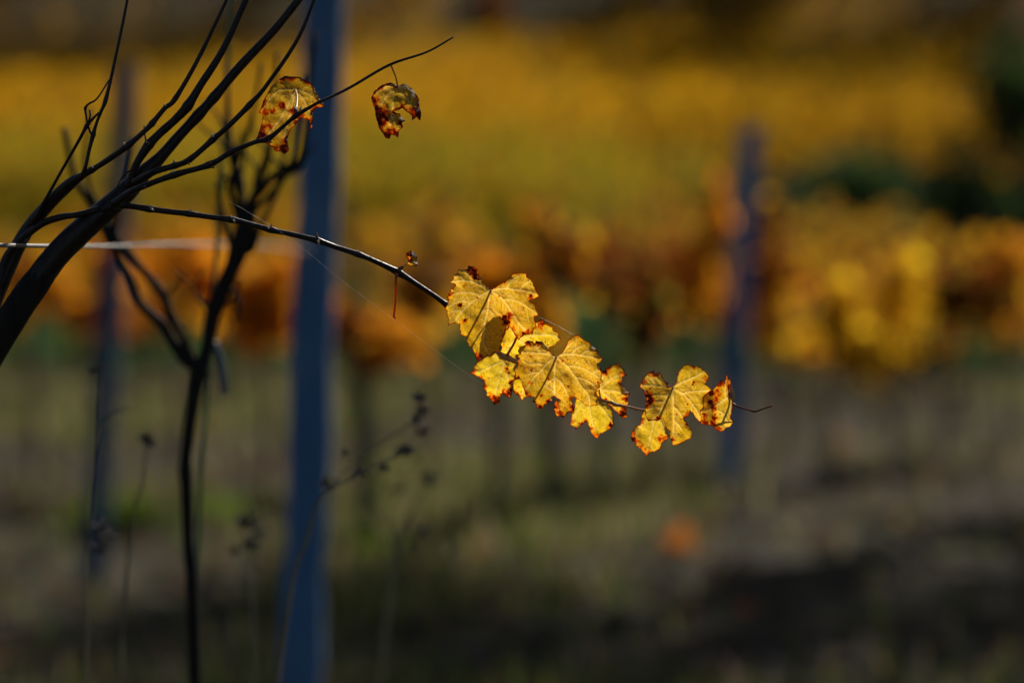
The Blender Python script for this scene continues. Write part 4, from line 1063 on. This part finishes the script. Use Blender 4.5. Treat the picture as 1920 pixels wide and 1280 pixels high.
# two scorched leaves at the top; extra scorch stands in for shade on them
leaf(T([(365, 20), (335, 100), (313, 150), (352, 170), (340, 240), (310, 340), (278, 405), (340, 425), (400, 430), (440, 460), (460, 500), (510, 500), (545, 527), (587, 490), (575, 440), (575, 370), (600, 300), (650, 250), (682, 200), (720, 203), (765, 222), (778, 260), (768, 325), (792, 285), (800, 190), (800, 140), (840, 105), (912, 97), (890, 60), (860, 20), (800, -100), (680, -170), (540, -180), (430, -90)]),
     3.665, j(T, 640, -60), [T([(640, -60), (560, 120), (420, 320), (300, 400)]), T([(640, -60), (600, 150), (550, 350), (540, 515)]), T([(640, -60), (720, 40), (790, 180)]), T([(640, -60), (480, -40), (330, 140)]), T([(640, -60), (760, -20), (900, 90)])],
     seed=11, step=1.8, burn_w=11, burns=[(*j(T, 330, 370), 16, .68), (*j(T, 400, 270), 9, .6), (*j(T, 520, 80), 9, .8), (*j(T, 370, 150), 10, .55), (*j(T, 540, 500), 14, .9), (*j(T, 470, 480), 10, .55), (*j(T, 570, 430), 9, .65), (*j(T, 700, 180), 9, .6), (*j(T, 440, 130), 6, .6), (*j(T, 660, 250), 7, .5), (*j(T, 345, 290), 9, .6), (*j(T, 620, 140), 8, .7), (*j(T, 770, 230), 8, .6), (*j(T, 880, 80), 8, .4)],
     tint=0, wave=.0035, tilt=(-.10, -.62), folds=[(552, 170, 545, 250, .3)], vw=.8, petiole=[(*j(T, 640, -60), 3.6, 3.665), (557, 180, 3.4, 3.62), (556, 200, 4, 3.585), (555, 213, 5, 3.58)], label='orange scorched leaf, darkened for shade, behind the upper cane')
leaf(T([(1322, 20), (1350, 100), (1365, 190), (1390, 280), (1430, 340), (1455, 382), (1490, 387), (1502, 350), (1530, 355), (1567, 378), (1575, 310), (1612, 280), (1600, 240), (1630, 225), (1590, 190), (1585, 160), (1550, 155), (1520, 140), (1560, 130), (1605, 108), (1640, 140), (1690, 180), (1690, 222), (1730, 190), (1762, 222), (1773, 160), (1757, 100), (1755, 30), (1700, -60), (1620, -110), (1560, -90), (1500, -120), (1420, -100), (1350, -40)]),
     3.645, j(T, 1560, -90), [T([(1560, -90), (1520, 80), (1500, 220), (1490, 370)]), T([(1560, -90), (1640, 20), (1700, 100), (1755, 200)]), T([(1560, -90), (1450, 20), (1390, 150), (1400, 270)]), T([(1560, -90), (1450, -80), (1340, 0)])],
     seed=12, step=1.8, burn_w=10, burns=[(*j(T, 1380, 120), 14, .75), (*j(T, 1400, 230), 14, .8), (*j(T, 1440, 190), 11, .85), (*j(T, 1460, 350), 13, .85), (*j(T, 1550, 340), 11, .8), (*j(T, 1600, 240), 9, .75), (*j(T, 1500, 290), 6, .35), (*j(T, 1700, 150), 12, .62), (*j(T, 1745, 190), 12, .78), (*j(T, 1750, 90), 9, .55), (*j(T, 1350, 50), 10, .7), (*j(T, 1590, 150), 7, .7)],
     tint=.1, wave=.006, tilt=(.05, -.75), folds=[(706, 190, 722, 250, .8)], petiole=[(*j(T, 1560, -90), 3.2, 3.645), (742, 145, 3, 3.632), (733, 122, 4, 3.62)], label='scorched leaf, darkened for shade, with a torn notch high on the upper cane')

# shrivelled scrap of a leaf on a short stalk, and a bare red leaf stalk hanging from the same node
S8 = lambda p: K(560, 420, .15625, p)
leaf(S8([(1300, 465), (1320, 430), (1295, 400), (1285, 350), (1320, 335), (1345, 318), (1365, 330), (1400, 345), (1420, 375), (1415, 420), (1425, 465), (1435, 495), (1400, 512), (1370, 495), (1330, 490)]), 3.612, j(S8, 1300, 465),
     [S8([(1300, 465), (1350, 420), (1360, 340)]), S8([(1300, 465), (1370, 460), (1420, 490)])], seed=15, step=.8, burn_w=4, burns=[(*j(S8, 1330, 370), 9, .8), (*j(S8, 1395, 360), 6, .95), (*j(S8, 1340, 440), 5, .75), (*j(S8, 1415, 480), 4, .6)], tint=.3, wave=.012, curl=.006, puff=.002,
     petiole=[(*j(S8, 1300, 465), 1.6, 3.612), (*j(S8, 1280, 485), 1.5, 3.615), (*j(S8, 1255, 525), 2, 3.62), (*j(S8, 1238, 545), 4, 3.624)], label='tiny shrivelled brown leaf scrap on the bare cane')
tube('petiole', [(744, 512, 5.5), (742.5, 522, 4.6), (742, 545, 4), (741, 570, 3.8), (739, 588, 4.2), (738.5, 593, 4.6), (741.5, 597, 4)], M_PET, root, 3.618, sides=9, n=5)['label'] = 'bare red leaf stalk hanging from the cane'
